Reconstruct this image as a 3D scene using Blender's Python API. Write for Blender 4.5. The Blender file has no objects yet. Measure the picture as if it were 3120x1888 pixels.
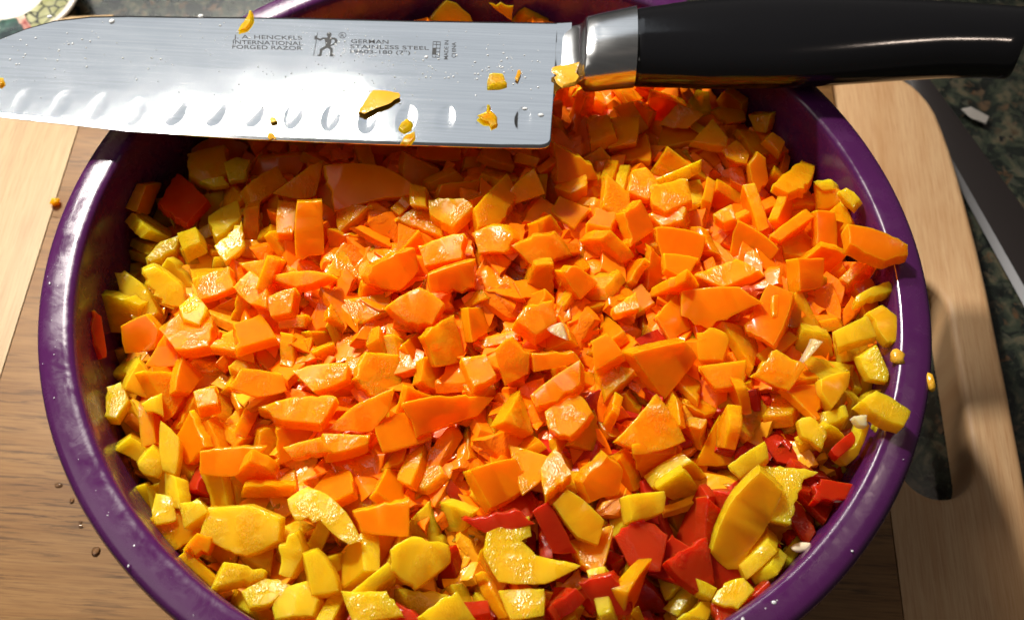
import bpy, bmesh, math, random, json
from mathutils import Vector, Matrix, Quaternion

sc = bpy.context.scene
COL = sc.collection
R = math.radians

# ---------------------------------------------------------------- camera
cam = bpy.data.cameras.new("camera")
cam.sensor_width = 36.0
cam.lens = 39.23
cam.clip_start = 0.01
cam.clip_end = 50.0
co = bpy.data.objects.new("camera", cam)
COL.objects.link(co)
Wm = Matrix(((0.9976466436, 0.0591741373, 0.0346351836),
             (-0.0685651112, 0.8610046494, 0.5039541836),
             (0.0, -0.5051429651, 0.8630356800)))
CAM = Vector((0.006789234, -0.170581794, 0.371675782))
co.matrix_world = Matrix.Translation(CAM) @ Wm.transposed().to_4x4()
sc.camera = co
cam.dof.use_dof = True
cam.dof.focus_distance = 0.318
cam.dof.aperture_fstop = 17.0
sc.render.resolution_x, sc.render.resolution_y = 1024, 619

# ---------------------------------------------------------------- light
world = bpy.data.worlds.new("World")
sc.world = world
world.use_nodes = True
bg = world.node_tree.nodes["Background"]
bg.inputs[0].default_value = (1.0, 0.93, 0.86, 1)
bg.inputs[1].default_value = 0.085


def aim(o, target):
    o.rotation_euler = (Vector(target) - o.location).to_track_quat('-Z', 'Y').to_euler()


def lamp(name, kind, loc, target, power, color, **kw):
    l = bpy.data.lights.new(name, kind)
    l.energy = power
    l.color = color
    for k, v in kw.items():
        setattr(l, k, v)
    o = bpy.data.objects.new(name, l)
    o.location = loc
    COL.objects.link(o)
    aim(o, target)
    return o


lamp("under_cabinet_strip", 'AREA', (-0.43, 0.63, 0.66), (-0.17, 0.06, 0.09), 1.7, (1.0, 0.94, 0.85),
     shape='RECTANGLE', size=0.50, size_y=0.075, spread=R(75))
lamp("ceiling_lamp", 'SPOT', (-0.58, 0.75, 1.12), (-0.12, 0.045, 0.1), 125.0, (1.0, 0.94, 0.85),
     shadow_soft_size=0.05, spot_size=R(35), spot_blend=1.0)
lamp("added_fill_left", 'AREA', (-0.95, -0.25, 1.25), (-0.1, 0.03, 0.1), 4.0, (1.0, 0.93, 0.84),
     shape='RECTANGLE', size=0.9, size_y=0.9)  # added soft fill, no real fixture; lifts the dark camera-facing sides
lamp("added_fill_far", 'AREA', (-0.5, 1.55, 1.15), (-0.03, 0.06, 0.1), 3.0, (0.86, 0.93, 1.0),
     shape='RECTANGLE', size=1.3, size_y=0.75)  # added fill area behind, no real window; gives the blade its grey reflection
lamp("room_lamp", 'SPOT', (0.52, 0.30, 1.1), (0.1, 0.05, 0.1), 2.0, (1.0, 0.8, 0.66),
     shadow_soft_size=0.03, spot_size=R(45), spot_blend=1.0)

sc.view_settings.view_transform = 'Standard'
sc.view_settings.look = 'None'
sc.view_settings.exposure = 0.0
sc.view_settings.gamma = 1.0
sc.cycles.use_denoising = True
sc.cycles.max_bounces = 12
sc.cycles.diffuse_bounces = 8
sc.cycles.transparent_max_bounces = 24
sc.cycles.sample_clamp_indirect = 4.0

DATA = {
'T': [
['d','s',0.0041,[-0.09643,0.02541,0.09005],[0.9967,-0.0594,-0.0547,0.0033],[[-76,-12],[39,-100],[81,2],[-44,111]],'deep red-orange square of pepper skin beside the dark left bowl wall'],
['o','c',0.0042,[-0.09166,0.03907,0.08983],[0.9917,0.1265,-0.0242,-0.0031],[[-52,-35],[4,-55],[69,-19],[47,74],[-69,35]],None],
['y','f',0.0032,[-0.08157,0.03725,0.09204],[0.994,0.1012,-0.0415,-0.0042],[[-17,-48],[30,-37],[38,30],[-7,38],[-44,17]],None],
['y','f',0.0036,[-0.08702,0.03215,0.09087],[0.9899,0.1342,0.0453,0.0061],[[-6,-16],[38,-4],[18,22],[-50,-2]],None],
['o','f',0.0045,[-0.07082,0.02899,0.09421],[0.9906,0.063,0.1212,0.0077],[[-41,-37],[-24,-72],[33,-2],[66,34],[25,84],[-58,-7]],None],
['o','s',0.0042,[-0.03813,0.02657,0.1015],[0.9815,0.1833,-0.0536,-0.01],[[-111,-18],[-99,-81],[54,-30],[141,-14],[126,17],[33,65],[-144,61]],'broad smooth orange pepper slab lying just below the knife blade, left of its middle'],
['o','f',0.0042,[-0.02328,0.02305,0.10385],[0.9985,-0.0485,-0.0247,0.0012],[[-20,-37],[29,-43],[21,33],[-30,47]],None],
['o','f',0.004,[-0.05859,0.02945,0.09731],[0.96,0.2593,0.1018,0.0275],[[-12,-52],[37,-35],[54,75],[12,52],[-92,-40]],None],
['o','s',0.0043,[-0.05348,0.01022,0.10156],[0.9591,0.2805,0.0353,0.0103],[[-35,-88],[46,-70],[30,83],[-41,75]],None],
['o','f',0.0044,[-0.06176,0.01583,0.09862],[0.9997,-0.0235,-0.0048,0.0001],[[-18,-62],[30,-58],[20,58],[-33,62]],None],
['o','f',0.0037,[-0.01345,0.01827,0.10491],[0.9936,0.0322,-0.1083,-0.0035],[[-57,-16],[16,-62],[70,6],[39,36],[-68,35]],None],
['o','c',0.004,[-0.00022,0.02038,0.10528],[0.9841,0.0231,0.176,0.0041],[[-47,-88],[16,-62],[67,54],[29,124],[-65,-29]],None],
['o','c',0.0046,[0.00845,0.02763,0.10429],[0.9599,0.2793,0.0229,0.0067],[[-28,-45],[58,-8],[20,63],[-49,-10]],None],
['o','s',0.0047,[0.02334,0.03935,0.10128],[0.9601,0.2788,0.0204,0.0059],[[-50,-51],[70,-30],[48,13],[-68,68]],None],
['o','c',0.0039,[0.03037,0.05829,0.09784],[0.9895,-0.0488,-0.1358,0.0067],[[-29,-64],[50,-32],[23,56],[-44,40]],None],
['o','f',0.0046,[0.04347,0.03527,0.10153],[0.9997,0.0238,-0.0049,-0.0001],[[-45,-36],[18,-61],[49,1],[11,56],[-33,40]],None],
['o','f',0.0034,[0.05132,0.02965,0.1033],[0.9993,-0.0344,-0.0109,0.0004],[[-51,-35],[-15,-61],[66,-11],[57,70],[-57,37]],None],
['o','c',0.0039,[0.09242,0.04539,0.09697],[0.9899,-0.136,0.0402,-0.0055],[[-38,-87],[29,-31],[68,74],[27,98],[-86,-56]],'tall orange pepper cube at the heap edge by the right wall below the handle'],
['o','c',0.0037,[0.10126,0.03964,0.09525],[0.8753,0.2235,-0.4156,-0.1061],[[-40,-42],[64,-28],[31,25],[-54,44]],None],
['o','s',0.0042,[0.10984,0.01215,0.1115],[0.9988,0.0498,0,0],[[-88,-9],[-2,-52],[78,-30],[79,0],[22,33],[-89,58]],'long orange pepper piece hanging over the right rim of the purple bowl'],
['o','f',0.0041,[0.06842,0.02575,0.10102],[0.9944,-0.048,-0.0937,0.0045],[[-9,-30],[28,-16],[19,42],[-38,5]],None],
['o','s',0.0046,[0.09901,0.02446,0.09894],[0.9696,0.2414,-0.0385,-0.0096],[[-26,-50],[35,-59],[23,53],[-32,56]],None],
['o','f',0.0047,[-0.01431,0.00268,0.10627],[0.995,0.0541,-0.0835,-0.0045],[[-46,-49],[59,-24],[59,56],[-71,17]],None],
['o','s',0.0048,[-0.01061,-0.00708,0.10759],[0.9596,0.2631,0.0964,0.0264],[[-57,-40],[64,-20],[59,55],[-66,5]],None],
['o','c',0.0046,[-0.01901,-0.01677,0.10621],[0.9917,0.1239,-0.0348,-0.0043],[[-26,-41],[43,-43],[72,18],[-1,62],[-88,4]],None],
['o','s',0.0046,[-0.02666,-0.0048,0.10535],[0.9667,0.2155,0.1349,0.0301],[[-69,-39],[15,-54],[69,10],[52,74],[-67,8]],None],
['o','c',0.0035,[-0.00033,0.008,0.1061],[0.9823,0.1245,-0.139,-0.0176],[[-39,-44],[53,-34],[56,16],[-8,43],[-62,19]],None],
['o','c',0.0037,[0.01396,0.00553,0.106],[0.9825,0.1748,0.0636,0.0113],[[-24,-51],[82,-4],[30,52],[-87,3]],None],
['o','s',0.0046,[0.02521,-0.0037,0.10599],[0.9774,0.1592,0.1375,0.0224],[[9,-56],[56,-2],[-9,38],[-57,19]],None],
['o','c',0.0045,[0.01385,-0.0171,0.10717],[0.996,0.0638,0.063,0.004],[[-1,-56],[55,-6],[40,55],[-34,26],[-60,-20]],None],
['o','c',0.0037,[-0.00082,-0.03394,0.10654],[0.9979,0.0203,-0.0622,-0.0013],[[-11,-55],[47,-18],[15,43],[-51,30]],None],
['o','c',0.0033,[0.00816,-0.03038,0.10558],[0.9734,0.2284,0.0191,0.0045],[[-19,-73],[41,-35],[42,21],[-11,62],[-53,25]],None],
['o','s',0.0033,[0.01934,-0.02961,0.10599],[0.9668,0.2541,-0.0276,-0.0073],[[-55,-38],[71,-1],[47,26],[-64,12]],None],
['o','s',0.0037,[0.03235,-0.02513,0.10552],[0.9958,0.0583,-0.0708,-0.0041],[[-23,-61],[54,-11],[7,49],[-37,24]],None],
['o','s',0.0048,[0.05052,-0.02773,0.10522],[0.9606,0.2546,0.1075,0.0285],[[-8,-99],[79,19],[40,62],[-111,19]],None],
['o','s',0.0048,[0.06316,-0.00871,0.10545],[0.9782,0.2002,-0.0538,-0.011],[[-90,-36],[-20,-67],[137,12],[67,55],[-93,35]],'widest dark orange pepper slab, skin side up, on the right half of the heap'],
['o','f',0.0033,[0.06758,0.00304,0.10463],[0.9952,-0.0554,-0.0805,0.0045],[[-18,-52],[90,4],[24,52],[-97,-4]],'orange pepper piece with a streaked fibrous face, just above the dark orange slab'],
['o','c',0.0035,[0.0622,-0.02076,0.10495],[0.9949,0.091,-0.0436,-0.004],[[-38,-48],[29,-45],[46,16],[7,47],[-44,30]],None],
['o','s',0.0034,[0.07878,-0.00873,0.10466],[0.9925,-0.0207,-0.1207,0.0025],[[1,-113],[70,60],[3,94],[-74,-40]],None],
['o','f',0.0037,[0.0826,-0.00686,0.10447],[0.9847,0.0101,0.1738,0.0018],[[-35,-41],[19,-40],[47,55],[-31,27]],None],
['o','s',0.0046,[0.09194,0.00558,0.10317],[0.9661,0.2187,0.1336,0.0302],[[-34,-54],[39,-35],[41,49],[-46,40]],None],
['o','f',0.0039,[0.03816,-0.01086,0.10578],[0.994,-0.0414,-0.1011,0.0042],[[-29,-28],[40,-11],[29,46],[-40,-7]],None],
['o','f',0.0042,[-0.06683,-0.01057,0.09943],[0.9931,0.0074,-0.117,-0.0009],[[-2,-44],[51,-60],[37,22],[-23,67],[-64,14]],None],
['o','f',0.0041,[-0.05808,-0.01471,0.10046],[0.9936,0.0336,-0.1073,-0.0036],[[-24,-40],[35,-29],[35,50],[-47,19]],None],
['o','c',0.004,[-0.05344,-0.00679,0.10212],[0.9738,0.185,-0.1302,-0.0247],[[-14,-29],[96,9],[19,20],[-101,0]],None],
['o','c',0.0036,[-0.07973,-0.00646,0.09511],[0.9894,-0.0093,-0.1451,0.0014],[[-31,-54],[68,-22],[39,53],[-75,22]],None],
['o','c',0.004,[-0.08407,-0.02211,0.09475],[0.9893,-0.1321,-0.0618,0.0082],[[-15,-76],[76,-63],[59,52],[-33,80],[-86,6]],None],
['o','s',0.0032,[-0.09856,-0.02197,0.08968],[0.9734,0.2238,-0.048,-0.011],[[-41,-57],[44,-40],[50,20],[10,59],[-63,19]],None],
['o','f',0.0041,[-0.04375,-0.03624,0.10138],[0.9935,-0.0303,-0.1094,0.0033],[[-14,-54],[74,-19],[72,30],[-46,28],[-85,15]],'oblong orange pepper piece with a sparkling pale face, lower left of the heap'],
['o','c',0.0042,[-0.0595,-0.03999,0.10043],[0.989,0.0408,0.1422,0.0059],[[0,-40],[74,-8],[55,37],[-56,34],[-74,-23]],None],
['o','f',0.0042,[-0.07427,-0.0429,0.09598],[0.9997,-0.0221,-0.0042,0.0001],[[-17,-35],[36,-18],[19,38],[-39,15]],None],
['o','c',0.0038,[-0.04821,-0.04705,0.101],[0.9884,0.026,-0.1496,-0.0039],[[-38,-29],[73,-46],[109,29],[-25,36],[-119,11]],None],
['o','c',0.0032,[-0.02931,-0.04791,0.10328],[0.9774,0.2071,-0.0404,-0.0086],[[11,-49],[51,-3],[67,74],[-29,24],[-101,-46]],None],
['o','f',0.0043,[-0.03378,-0.0555,0.10194],[0.9997,-0.0223,-0.0043,0.0001],[[-43,-39],[55,-2],[57,22],[-68,19]],None],
['o','s',0.0036,[-0.01015,-0.04633,0.10427],[0.9666,0.2162,0.1346,0.0301],[[-76,-28],[-61,-70],[102,-5],[144,47],[-3,42],[-106,14]],None],
['o','s',0.0037,[0.01999,-0.03701,0.10499],[0.9906,0.0203,-0.1353,-0.0028],[[-52,-60],[63,7],[61,75],[-71,-23]],None],
['o','f',0.0038,[0.02304,-0.04485,0.10397],[0.9978,-0.0155,-0.0651,0.001],[[-46,-39],[10,-62],[68,11],[27,79],[-59,10]],None],
['o','c',0.0038,[0.06521,-0.03066,0.10639],[0.9905,0.1127,-0.0777,-0.0088],[[-28,-41],[48,-22],[53,42],[-73,21]],None],
['o','f',0.0041,[0.08081,-0.02731,0.10467],[0.9937,0.1117,0.0072,0.0008],[[22,-56],[68,17],[-11,58],[-79,-18]],None],
['o','f',0.0036,[0.04533,-0.04693,0.10335],[0.9881,0.1535,-0.0089,-0.0014],[[-91,-36],[-3,-63],[94,-24],[59,40],[13,97],[-71,-13]],None],
['o','s',0.0035,[-0.06557,-0.06151,0.09641],[0.9899,0.139,0.0276,0.0039],[[-61,-36],[35,-34],[96,47],[-69,23]],None],
['o','c',0.0043,[-0.04394,-0.05833,0.10198],[0.986,0.1597,-0.0476,-0.0077],[[-38,-27],[69,-4],[33,32],[-63,-1]],None],
['o','s',0.0037,[0.0072,-0.06355,0.10287],[0.9818,0.1389,0.1282,0.0181],[[-25,-74],[80,-1],[32,59],[-87,16]],None],
['o','c',0.0039,[0.02017,-0.06064,0.10411],[0.9913,-0.0969,-0.0887,0.0087],[[-20,-73],[47,-13],[7,78],[-34,9]],None],
['o','s',0.0035,[0.03349,-0.06208,0.10266],[0.9595,0.2634,0.096,0.0263],[[-34,-58],[42,-34],[49,31],[2,67],[-60,-5]],None],
['o','s',0.0042,[-0.02202,-0.0756,0.10033],[0.9935,0.1136,-0.0067,-0.0008],[[-52,-35],[69,-37],[61,56],[-78,16]],None],
['r','s',0.0036,[0.02086,-0.07524,0.10061],[0.9868,0.1366,0.0861,0.0119],[[3,-58],[68,-53],[-15,70],[-56,41]],'bright red pepper strip showing between yellow pieces near the bottom middle'],
['r','f',0.004,[0.05648,-0.08333,0.10074],[0.9839,0.1298,0.1214,0.016],[[-22,-30],[12,-48],[56,-24],[32,86],[-79,16]],'grainy dark red pepper chunk beside the long yellow strip at lower right'],
['r','s',0.0045,[0.09352,-0.05948,0.1009],[0.9925,-0.1048,0.063,-0.0067],[[33,-22],[64,28],[-32,31],[-64,-38]],None],
['r','s',0.0045,[0.09723,-0.04657,0.10148],[0.9989,-0.0264,0.0382,-0.001],[[-19,-40],[33,14],[25,44],[-39,-18]],None],
['r','s',0.0045,[0.03445,-0.09176,0.10172],[0.9645,0.2637,-0.016,-0.0044],[[-4,-57],[66,-30],[9,57],[-71,30]],None],
['r','s',0.0034,[0.00764,-0.07427,0.1006],[0.9931,0.1166,-0.0115,-0.0013],[[-24,-37],[89,2],[35,35],[-100,0]],None],
['r','f',0.0036,[0.06406,-0.09179,0.09873],[0.9931,-0.1089,-0.0445,0.0049],[[-16,-41],[47,-11],[0,38],[-32,14]],None],
['r','s',0.0039,[0.07268,-0.08818,0.09904],[0.9931,0.117,-0.0121,-0.0014],[[-26,-38],[36,16],[26,41],[-36,-19]],None],
['y','c',0.0047,[-0.08098,0.01764,0.09346],[0.995,0.004,-0.0996,-0.0004],[[-16,-71],[49,1],[24,63],[-58,7]],None],
['y','c',0.0047,[-0.07705,0.00746,0.09513],[0.9994,0.0178,0.0282,0.0005],[[-8,-65],[41,-3],[15,81],[-48,-13]],None],
['y','f',0.0048,[-0.09916,0.00781,0.08871],[0.999,0.0411,-0.0163,-0.0007],[[-27,-46],[39,1],[42,51],[-10,26],[-43,-32]],None],
['y','c',0.0047,[-0.09094,0.01046,0.09197],[0.9842,-0.0209,-0.1761,0.0037],[[-9,-43],[43,-21],[14,38],[-48,26]],None],
['y','f',0.0044,[-0.10444,-0.00666,0.08734],[0.9927,0.0999,0.0671,0.0068],[[11,-88],[77,-55],[15,29],[-38,62],[-66,52]],'pointed pale yellow pepper piece leaning out of the heap toward the left bowl wall'],
['y','c',0.004,[-0.09413,-0.00678,0.09142],[0.9802,0.1832,0.0732,0.0137],[[-5,-50],[66,-55],[48,5],[-41,58],[-68,43]],None],
['y','f',0.0036,[-0.08354,-0.01618,0.09576],[0.9988,-0.0413,-0.0252,0.001],[[-21,-30],[31,-49],[42,9],[-10,58],[-42,12]],None],
['y','s',0.0041,[-0.09349,-0.03831,0.09217],[0.9779,0.1566,0.1367,0.0219],[[29,-42],[34,4],[-17,59],[-45,-21]],'smooth yellow pepper triangle pointing up at the left edge of the heap'],
['y','f',0.0045,[-0.10059,-0.04312,0.09006],[0.9957,-0.0579,-0.0726,0.0042],[[-18,-50],[20,-57],[39,3],[-1,61],[-39,45]],None],
['y','c',0.0043,[-0.08845,-0.0459,0.09413],[0.984,0.0056,0.1778,0.001],[[-16,-21],[34,-22],[14,42],[-32,0]],None],
['y','f',0.0046,[-0.08603,-0.06203,0.09151],[0.977,0.143,0.1564,0.0229],[[-17,-24],[21,-31],[38,4],[-6,49],[-36,2]],None],
['y','c',0.0044,[-0.0818,-0.05799,0.09337],[0.9955,0.0832,-0.0452,-0.0038],[[-9,-54],[27,-64],[21,37],[-39,81]],None],
['y','c',0.0043,[-0.0804,-0.0736,0.09156],[0.9986,-0.0263,0.046,-0.0012],[[-8,-44],[41,-27],[22,35],[-28,41],[-28,-6]],None],
['y','f',0.0047,[-0.07204,-0.07463,0.09459],[0.9908,0.0768,-0.111,-0.0086],[[-16,-46],[45,-2],[11,30],[-40,18]],None],
['y','f',0.0036,[-0.05793,-0.07828,0.09518],[0.9893,0.1243,-0.0761,-0.0096],[[-114,-30],[15,-70],[97,-29],[96,28],[9,56],[-102,45]],'wide ragged yellow pepper piece at lower left with a small orange piece at its side'],
['o','c',0.0045,[-0.06832,-0.08282,0.09418],[0.9856,0.1508,0.076,0.0116],[[22,-24],[27,17],[-10,25],[-40,-18]],None],
['y','f',0.0041,[-0.03707,-0.07521,0.09977],[0.9988,-0.0055,-0.0485,0.0003],[[-74,-16],[-10,-13],[74,-76],[104,-64],[63,0],[2,54],[-55,75],[-104,39]],'curved yellow pepper curl with a thin pointed end, lower left of the red pepper strip'],
['y','f',0.0045,[-0.04496,-0.08526,0.09577],[0.9914,0.1275,0.0301,0.0039],[[-22,-45],[10,-53],[34,10],[7,60],[-30,26]],None],
['y','c',0.0045,[-0.01231,-0.08466,0.09955],[0.9794,0.1391,0.1449,0.0206],[[-67,-33],[0,-73],[85,-2],[76,39],[-22,52],[-72,17]],None],
['y','f',0.0042,[0.01389,-0.08146,0.10037],[1,-0.0028,-0.0001,0],[[-98,-21],[-58,-81],[55,-78],[146,-25],[31,-6],[-7,29],[18,42],[10,96],[-97,44]],'large hooked yellow pepper piece with a pale pith tail at the bottom middle'],
['y','f',0.0036,[-0.05698,-0.09024,0.09322],[0.9941,0.1025,0.0365,0.0038],[[-15,-18],[60,-2],[63,19],[-43,32],[-65,-31]],None],
['y','f',0.004,[-0.05041,-0.09403,0.09292],[0.9961,-0.0592,-0.0659,0.0039],[[-29,-39],[22,-27],[66,23],[-1,39],[-59,4]],None],
['y','c',0.0044,[-0.04163,-0.09619,0.09457],[0.994,0.0014,-0.1092,-0.0002],[[-50,-45],[46,-34],[55,7],[21,54],[-72,17]],None],
['y','c',0.0034,[-0.03648,-0.08878,0.09664],[0.9966,0.0589,0.058,0.0034],[[-14,-59],[51,-43],[29,6],[-18,54],[-48,41]],None],
['y','f',0.0048,[-0.02274,-0.0967,0.09812],[0.9989,0.017,0.0431,0.0007],[[-37,-49],[81,-18],[34,39],[-78,29]],None],
['y','c',0.004,[-0.00386,-0.09789,0.09872],[0.9934,0.1086,0.0376,0.0041],[[-23,-43],[71,-8],[19,58],[-67,-7]],None],
['y','s',0.0037,[0.02763,-0.07213,0.10152],[0.9942,0.1074,0.0057,0.0006],[[-4,-45],[49,-62],[62,1],[-36,73],[-71,34]],None],
['y','f',0.0041,[0.03304,-0.0901,0.10136],[0.994,-0.0629,-0.0891,0.0056],[[-3,-65],[27,-54],[11,65],[-35,54]],None],
['y','c',0.0037,[0.01481,-0.09416,0.09959],[0.9987,-0.0019,-0.0514,0.0001],[[-31,-42],[50,-27],[47,39],[-66,30]],None],
['y','c',0.0041,[0.04484,-0.06678,0.10074],[0.9843,0.1285,0.1203,0.0157],[[-55,19],[-41,-43],[49,-14],[47,39]],None],
['y','s',0.0038,[0.06938,-0.07181,0.10136],[0.96,0.279,0.0214,0.0062],[[-35,-107],[7,-105],[15,-62],[93,103],[30,152],[-29,85],[-81,-67]],'longest yellow pepper strip, lying diagonally at the lower right of the heap'],
['y','f',0.0035,[0.08129,-0.06115,0.10198],[0.9996,-0.0288,-0.0074,0.0002],[[-57,-82],[0,-90],[43,40],[83,61],[-68,71]],None],
['y','c',0.0042,[0.07139,-0.05377,0.10314],[0.9914,0.128,-0.0257,-0.0033],[[-26,-48],[48,11],[37,54],[-59,-17]],None],
['y','f',0.0038,[0.0884,-0.04388,0.10278],[0.9972,0.0584,-0.0474,-0.0028],[[-27,-17],[26,-49],[39,-3],[-2,41],[-36,28]],None],
['y','c',0.0042,[0.10191,-0.01373,0.10427],[0.9976,0.0567,-0.0408,-0.0023],[[-45,-46],[63,-8],[40,54],[-58,0]],None],
['y','s',0.004,[0.1117,-0.0097,0.10366],[0.9951,0.0141,-0.0981,-0.0014],[[-27,-8],[-2,-57],[39,-54],[39,16],[-5,62],[-45,41]],'rounded glossy yellow pepper piece touching the right rim of the bowl'],
['y','c',0.0039,[0.10973,0.00093,0.10272],[0.9954,0.0569,-0.0763,-0.0044],[[-53,-33],[61,7],[44,37],[-51,-11]],None],
['y','f',0.0039,[0.10766,-0.02344,0.10301],[0.9953,0.0559,-0.0794,-0.0045],[[-20,-35],[27,-43],[33,-19],[5,67],[-45,30]],None],
['y','s',0.0041,[0.09569,-0.03037,0.10277],[0.9938,0.0985,0.052,0.0051],[[-39,-16],[-9,-60],[40,7],[46,51],[-38,19]],None],
['y','f',0.0042,[0.10619,-0.0405,0.1115],[0.9988,0.0498,0,0],[[-3,-30],[39,-42],[61,1],[-26,53],[-72,18]],'yellow pepper strip with a brown tip lying across the right rim'],
['y','c',0.0039,[0.10729,-0.04133,0.10126],[0.9934,-0.0271,-0.1111,0.003],[[-13,-5],[2,-31],[16,-7],[12,19],[-16,24]],None],
['y','s',0.0047,[0.10005,-0.04646,0.10157],[0.9606,0.2551,0.1069,0.0284],[[-2,-5],[-52,-33],[-22,-57],[12,-27],[39,52],[25,70]],None],
['y','c',0.0046,[0.06656,-0.08793,0.10118],[0.9941,-0.0423,-0.1002,0.0043],[[3,-45],[47,4],[22,36],[-12,29],[-59,-24]],None],
['y','f',0.0039,[0.05962,-0.08773,0.09991],[0.9893,0.1443,0.0219,0.0032],[[-14,-10],[14,-22],[27,6],[-26,26]],None],
['y','s',0.0043,[0.05884,-0.09175,0.09709],[0.9901,-0.0649,0.1245,-0.0082],[[14,-27],[36,24],[-2,21],[-48,-19]],None],
['w','f',0.003,[0.09962,-0.04329,0.11],[0.9988,0.0498,0,0],[[-6,-13],[13,-14],[14,17],[-21,10]],'white pith scrap beside the yellow strip lying across the right rim'],
['w','f',0.003,[0.09044,-0.01955,0.10343],[0.9974,0.0576,-0.0438,-0.0025],[[-1,-14],[29,25],[5,32],[-32,-43]],'cream pith sliver standing among yellow pieces at the right of the heap'],
['w','f',0.003,[0.01911,-0.02086,0.10633],[0.9948,0.0517,-0.0882,-0.0046],[[-13,-7],[31,-28],[12,26],[-30,9]],'pale cream pith triangle in the middle of the orange heap'],
['y','c',0.0041,[-0.02005,0.10581,0.09468],[0.8809,0.4668,0.0687,0.0364],[[-48,-37],[79,-30],[59,0],[10,39],[-23,47],[-77,-19]],'pointed yellow pepper piece rising behind the spine of the knife'],
['o','c',0.0041,[-0.00276,0.10803,0.09566],[0.8817,0.4718,0.0094,0.005],[[-2,-14],[28,-31],[29,20],[-56,24]],None],
['y','f',0.0044,[0.06385,0.07866,0.09065],[0.9958,0.0573,0.0718,0.0041],[[-30,-46],[42,-33],[33,42],[-6,46],[-39,-9]],'ragged yellow pepper bit under the knife handle at the far edge of the heap'],
['o','c',0.0033,[0.07424,0.07403,0.09018],[0.9751,0.17,0.14,0.0244],[[-9,-32],[56,-11],[50,21],[-31,21],[-66,1]],None],
['o','f',0.0046,[0.08296,0.06932,0.09224],[0.8725,0.3515,-0.3149,-0.1268],[[-15,-28],[25,-29],[37,35],[-47,22]],None],
['o','c',0.0032,[0.08695,0.06018,0.0946],[0.9897,0.1083,0.0933,0.0102],[[14,-40],[33,7],[-9,34],[-38,0]],None],
['o','f',0.0034,[0.06689,0.05894,0.09637],[0.9984,0.0502,-0.0273,-0.0014],[[-16,-28],[40,-31],[45,1],[-2,72],[-68,-15]],None],
['o','f',0.0043,[0.07365,0.05381,0.09585],[0.9984,0.0497,-0.0265,-0.0013],[[-32,-18],[33,-41],[38,6],[4,46],[-44,7]],None],
['o','s',0.0047,[0.08076,0.04742,0.09624],[0.959,0.269,0.0865,0.0243],[[-5,-74],[33,-32],[18,36],[-11,55],[-35,14]],None],
['y','f',0.0033,[0.10488,0.03256,0.10496],[0.9796,0.1387,-0.1441,-0.0204],[[11,-37],[31,-11],[-9,30],[-33,18]],None],
['y','c',0.004,[0.10042,0.04223,0.09734],[0.8748,0.2358,-0.4087,-0.1102],[[-11,-16],[34,-13],[21,17],[-44,12]],None],
],
'S': [
[23,'o',-3684,-13,8677,4,-987,145,-69],
[15,'o',1693,2276,8710,969,-64,41,234],
[0,'o',-305,8629,7755,755,83,75,-646],
[45,'o',3699,6713,7737,611,-30,157,775],
[14,'o',4234,4701,8253,557,606,368,432],
[3,'o',-3590,-5669,8551,511,9,660,-551],
[22,'o',5533,8090,7212,785,503,59,-356],
[6,'o',5493,5983,7693,35,467,869,-158],
[33,'o',7694,3328,8264,167,966,-9,-197],
[24,'y',-9457,207,7269,136,-504,847,-100],
[43,'y',2146,-8134,8088,81,-720,-688,-46],
[33,'o',-7857,-3620,7733,122,233,962,70],
[35,'o',5590,-1873,8766,984,21,14,174],
[4,'o',-2208,4063,8254,531,-89,-50,-841],
[29,'y',9490,-4614,8422,6,-913,406,38],
[9,'y',5282,-7449,8182,18,-665,-269,697],
[30,'o',-257,3117,8729,407,-459,-495,615],
[1,'y',3475,-7291,8202,929,87,10,360],
[15,'o',6158,504,8732,0,573,819,-31],
[11,'o',-527,151,8887,180,-5,2,984],
[22,'o',-1724,-5664,8495,62,-986,-147,-45],
[39,'o',-7504,-1633,7912,29,959,251,131],
[37,'y',9165,-2093,8569,970,33,19,242],
[28,'o',3719,8394,7347,146,-925,344,-70],
[7,'o',-5035,2207,8263,290,-105,24,951],
[2,'o',-145,5914,8126,0,-893,-450,0],
[34,'o',-3707,4564,8139,243,-7,0,-970],
[17,'y',-7750,-7693,7615,110,-596,-242,-758],
[19,'o',-1550,5332,8386,236,929,279,62],
[42,'o',9281,2740,8142,120,590,-791,107],
[13,'o',-6126,-6076,7858,1,-863,-489,-129],
[29,'o',-4457,9878,6817,570,180,470,-650],
[27,'o',-6024,7614,6995,857,-60,-178,-480],
[12,'o',-2320,-3945,8644,26,-887,-458,-49],
[28,'o',-1903,180,8832,32,-63,997,-10],
[27,'o',-1675,-1462,9067,723,-643,250,37],
[13,'o',2290,6435,7999,810,-133,-19,-571],
[16,'y',365,-8024,8405,440,46,646,622],
[16,'o',-6753,6308,7387,18,-725,-663,186],
[31,'y',-9753,3928,6646,124,160,-120,-972],
[7,'o',2218,10537,6956,554,-703,442,-62],
[40,'o',3629,-4385,8808,129,-840,-109,-516],
[34,'o',2264,-5955,8489,598,685,308,279],
[16,'o',2040,4299,8214,981,-32,1,-192],
[19,'o',9522,4738,7851,402,474,144,771],
[26,'o',4885,9785,6952,396,-123,741,529],
[6,'o',-6710,2260,7876,153,115,-82,-978],
[6,'o',-3916,-7563,7941,25,285,953,102],
[36,'o',7490,-8,8729,904,14,16,427],
[20,'o',-2287,10174,6895,284,-3,-184,-941],
[6,'y',-8422,3936,7309,18,985,35,-166],
[6,'o',1937,-255,8860,283,-4,6,-959],
[27,'o',-2098,2662,8638,55,943,-321,65],
[27,'o',-1602,7737,7717,983,-130,-55,-121],
[8,'y',-1839,-9312,7871,199,-22,-114,973],
[20,'o',-8093,6601,7113,486,-594,-591,247],
[19,'o',3677,-2018,8824,350,17,-6,936],
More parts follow.
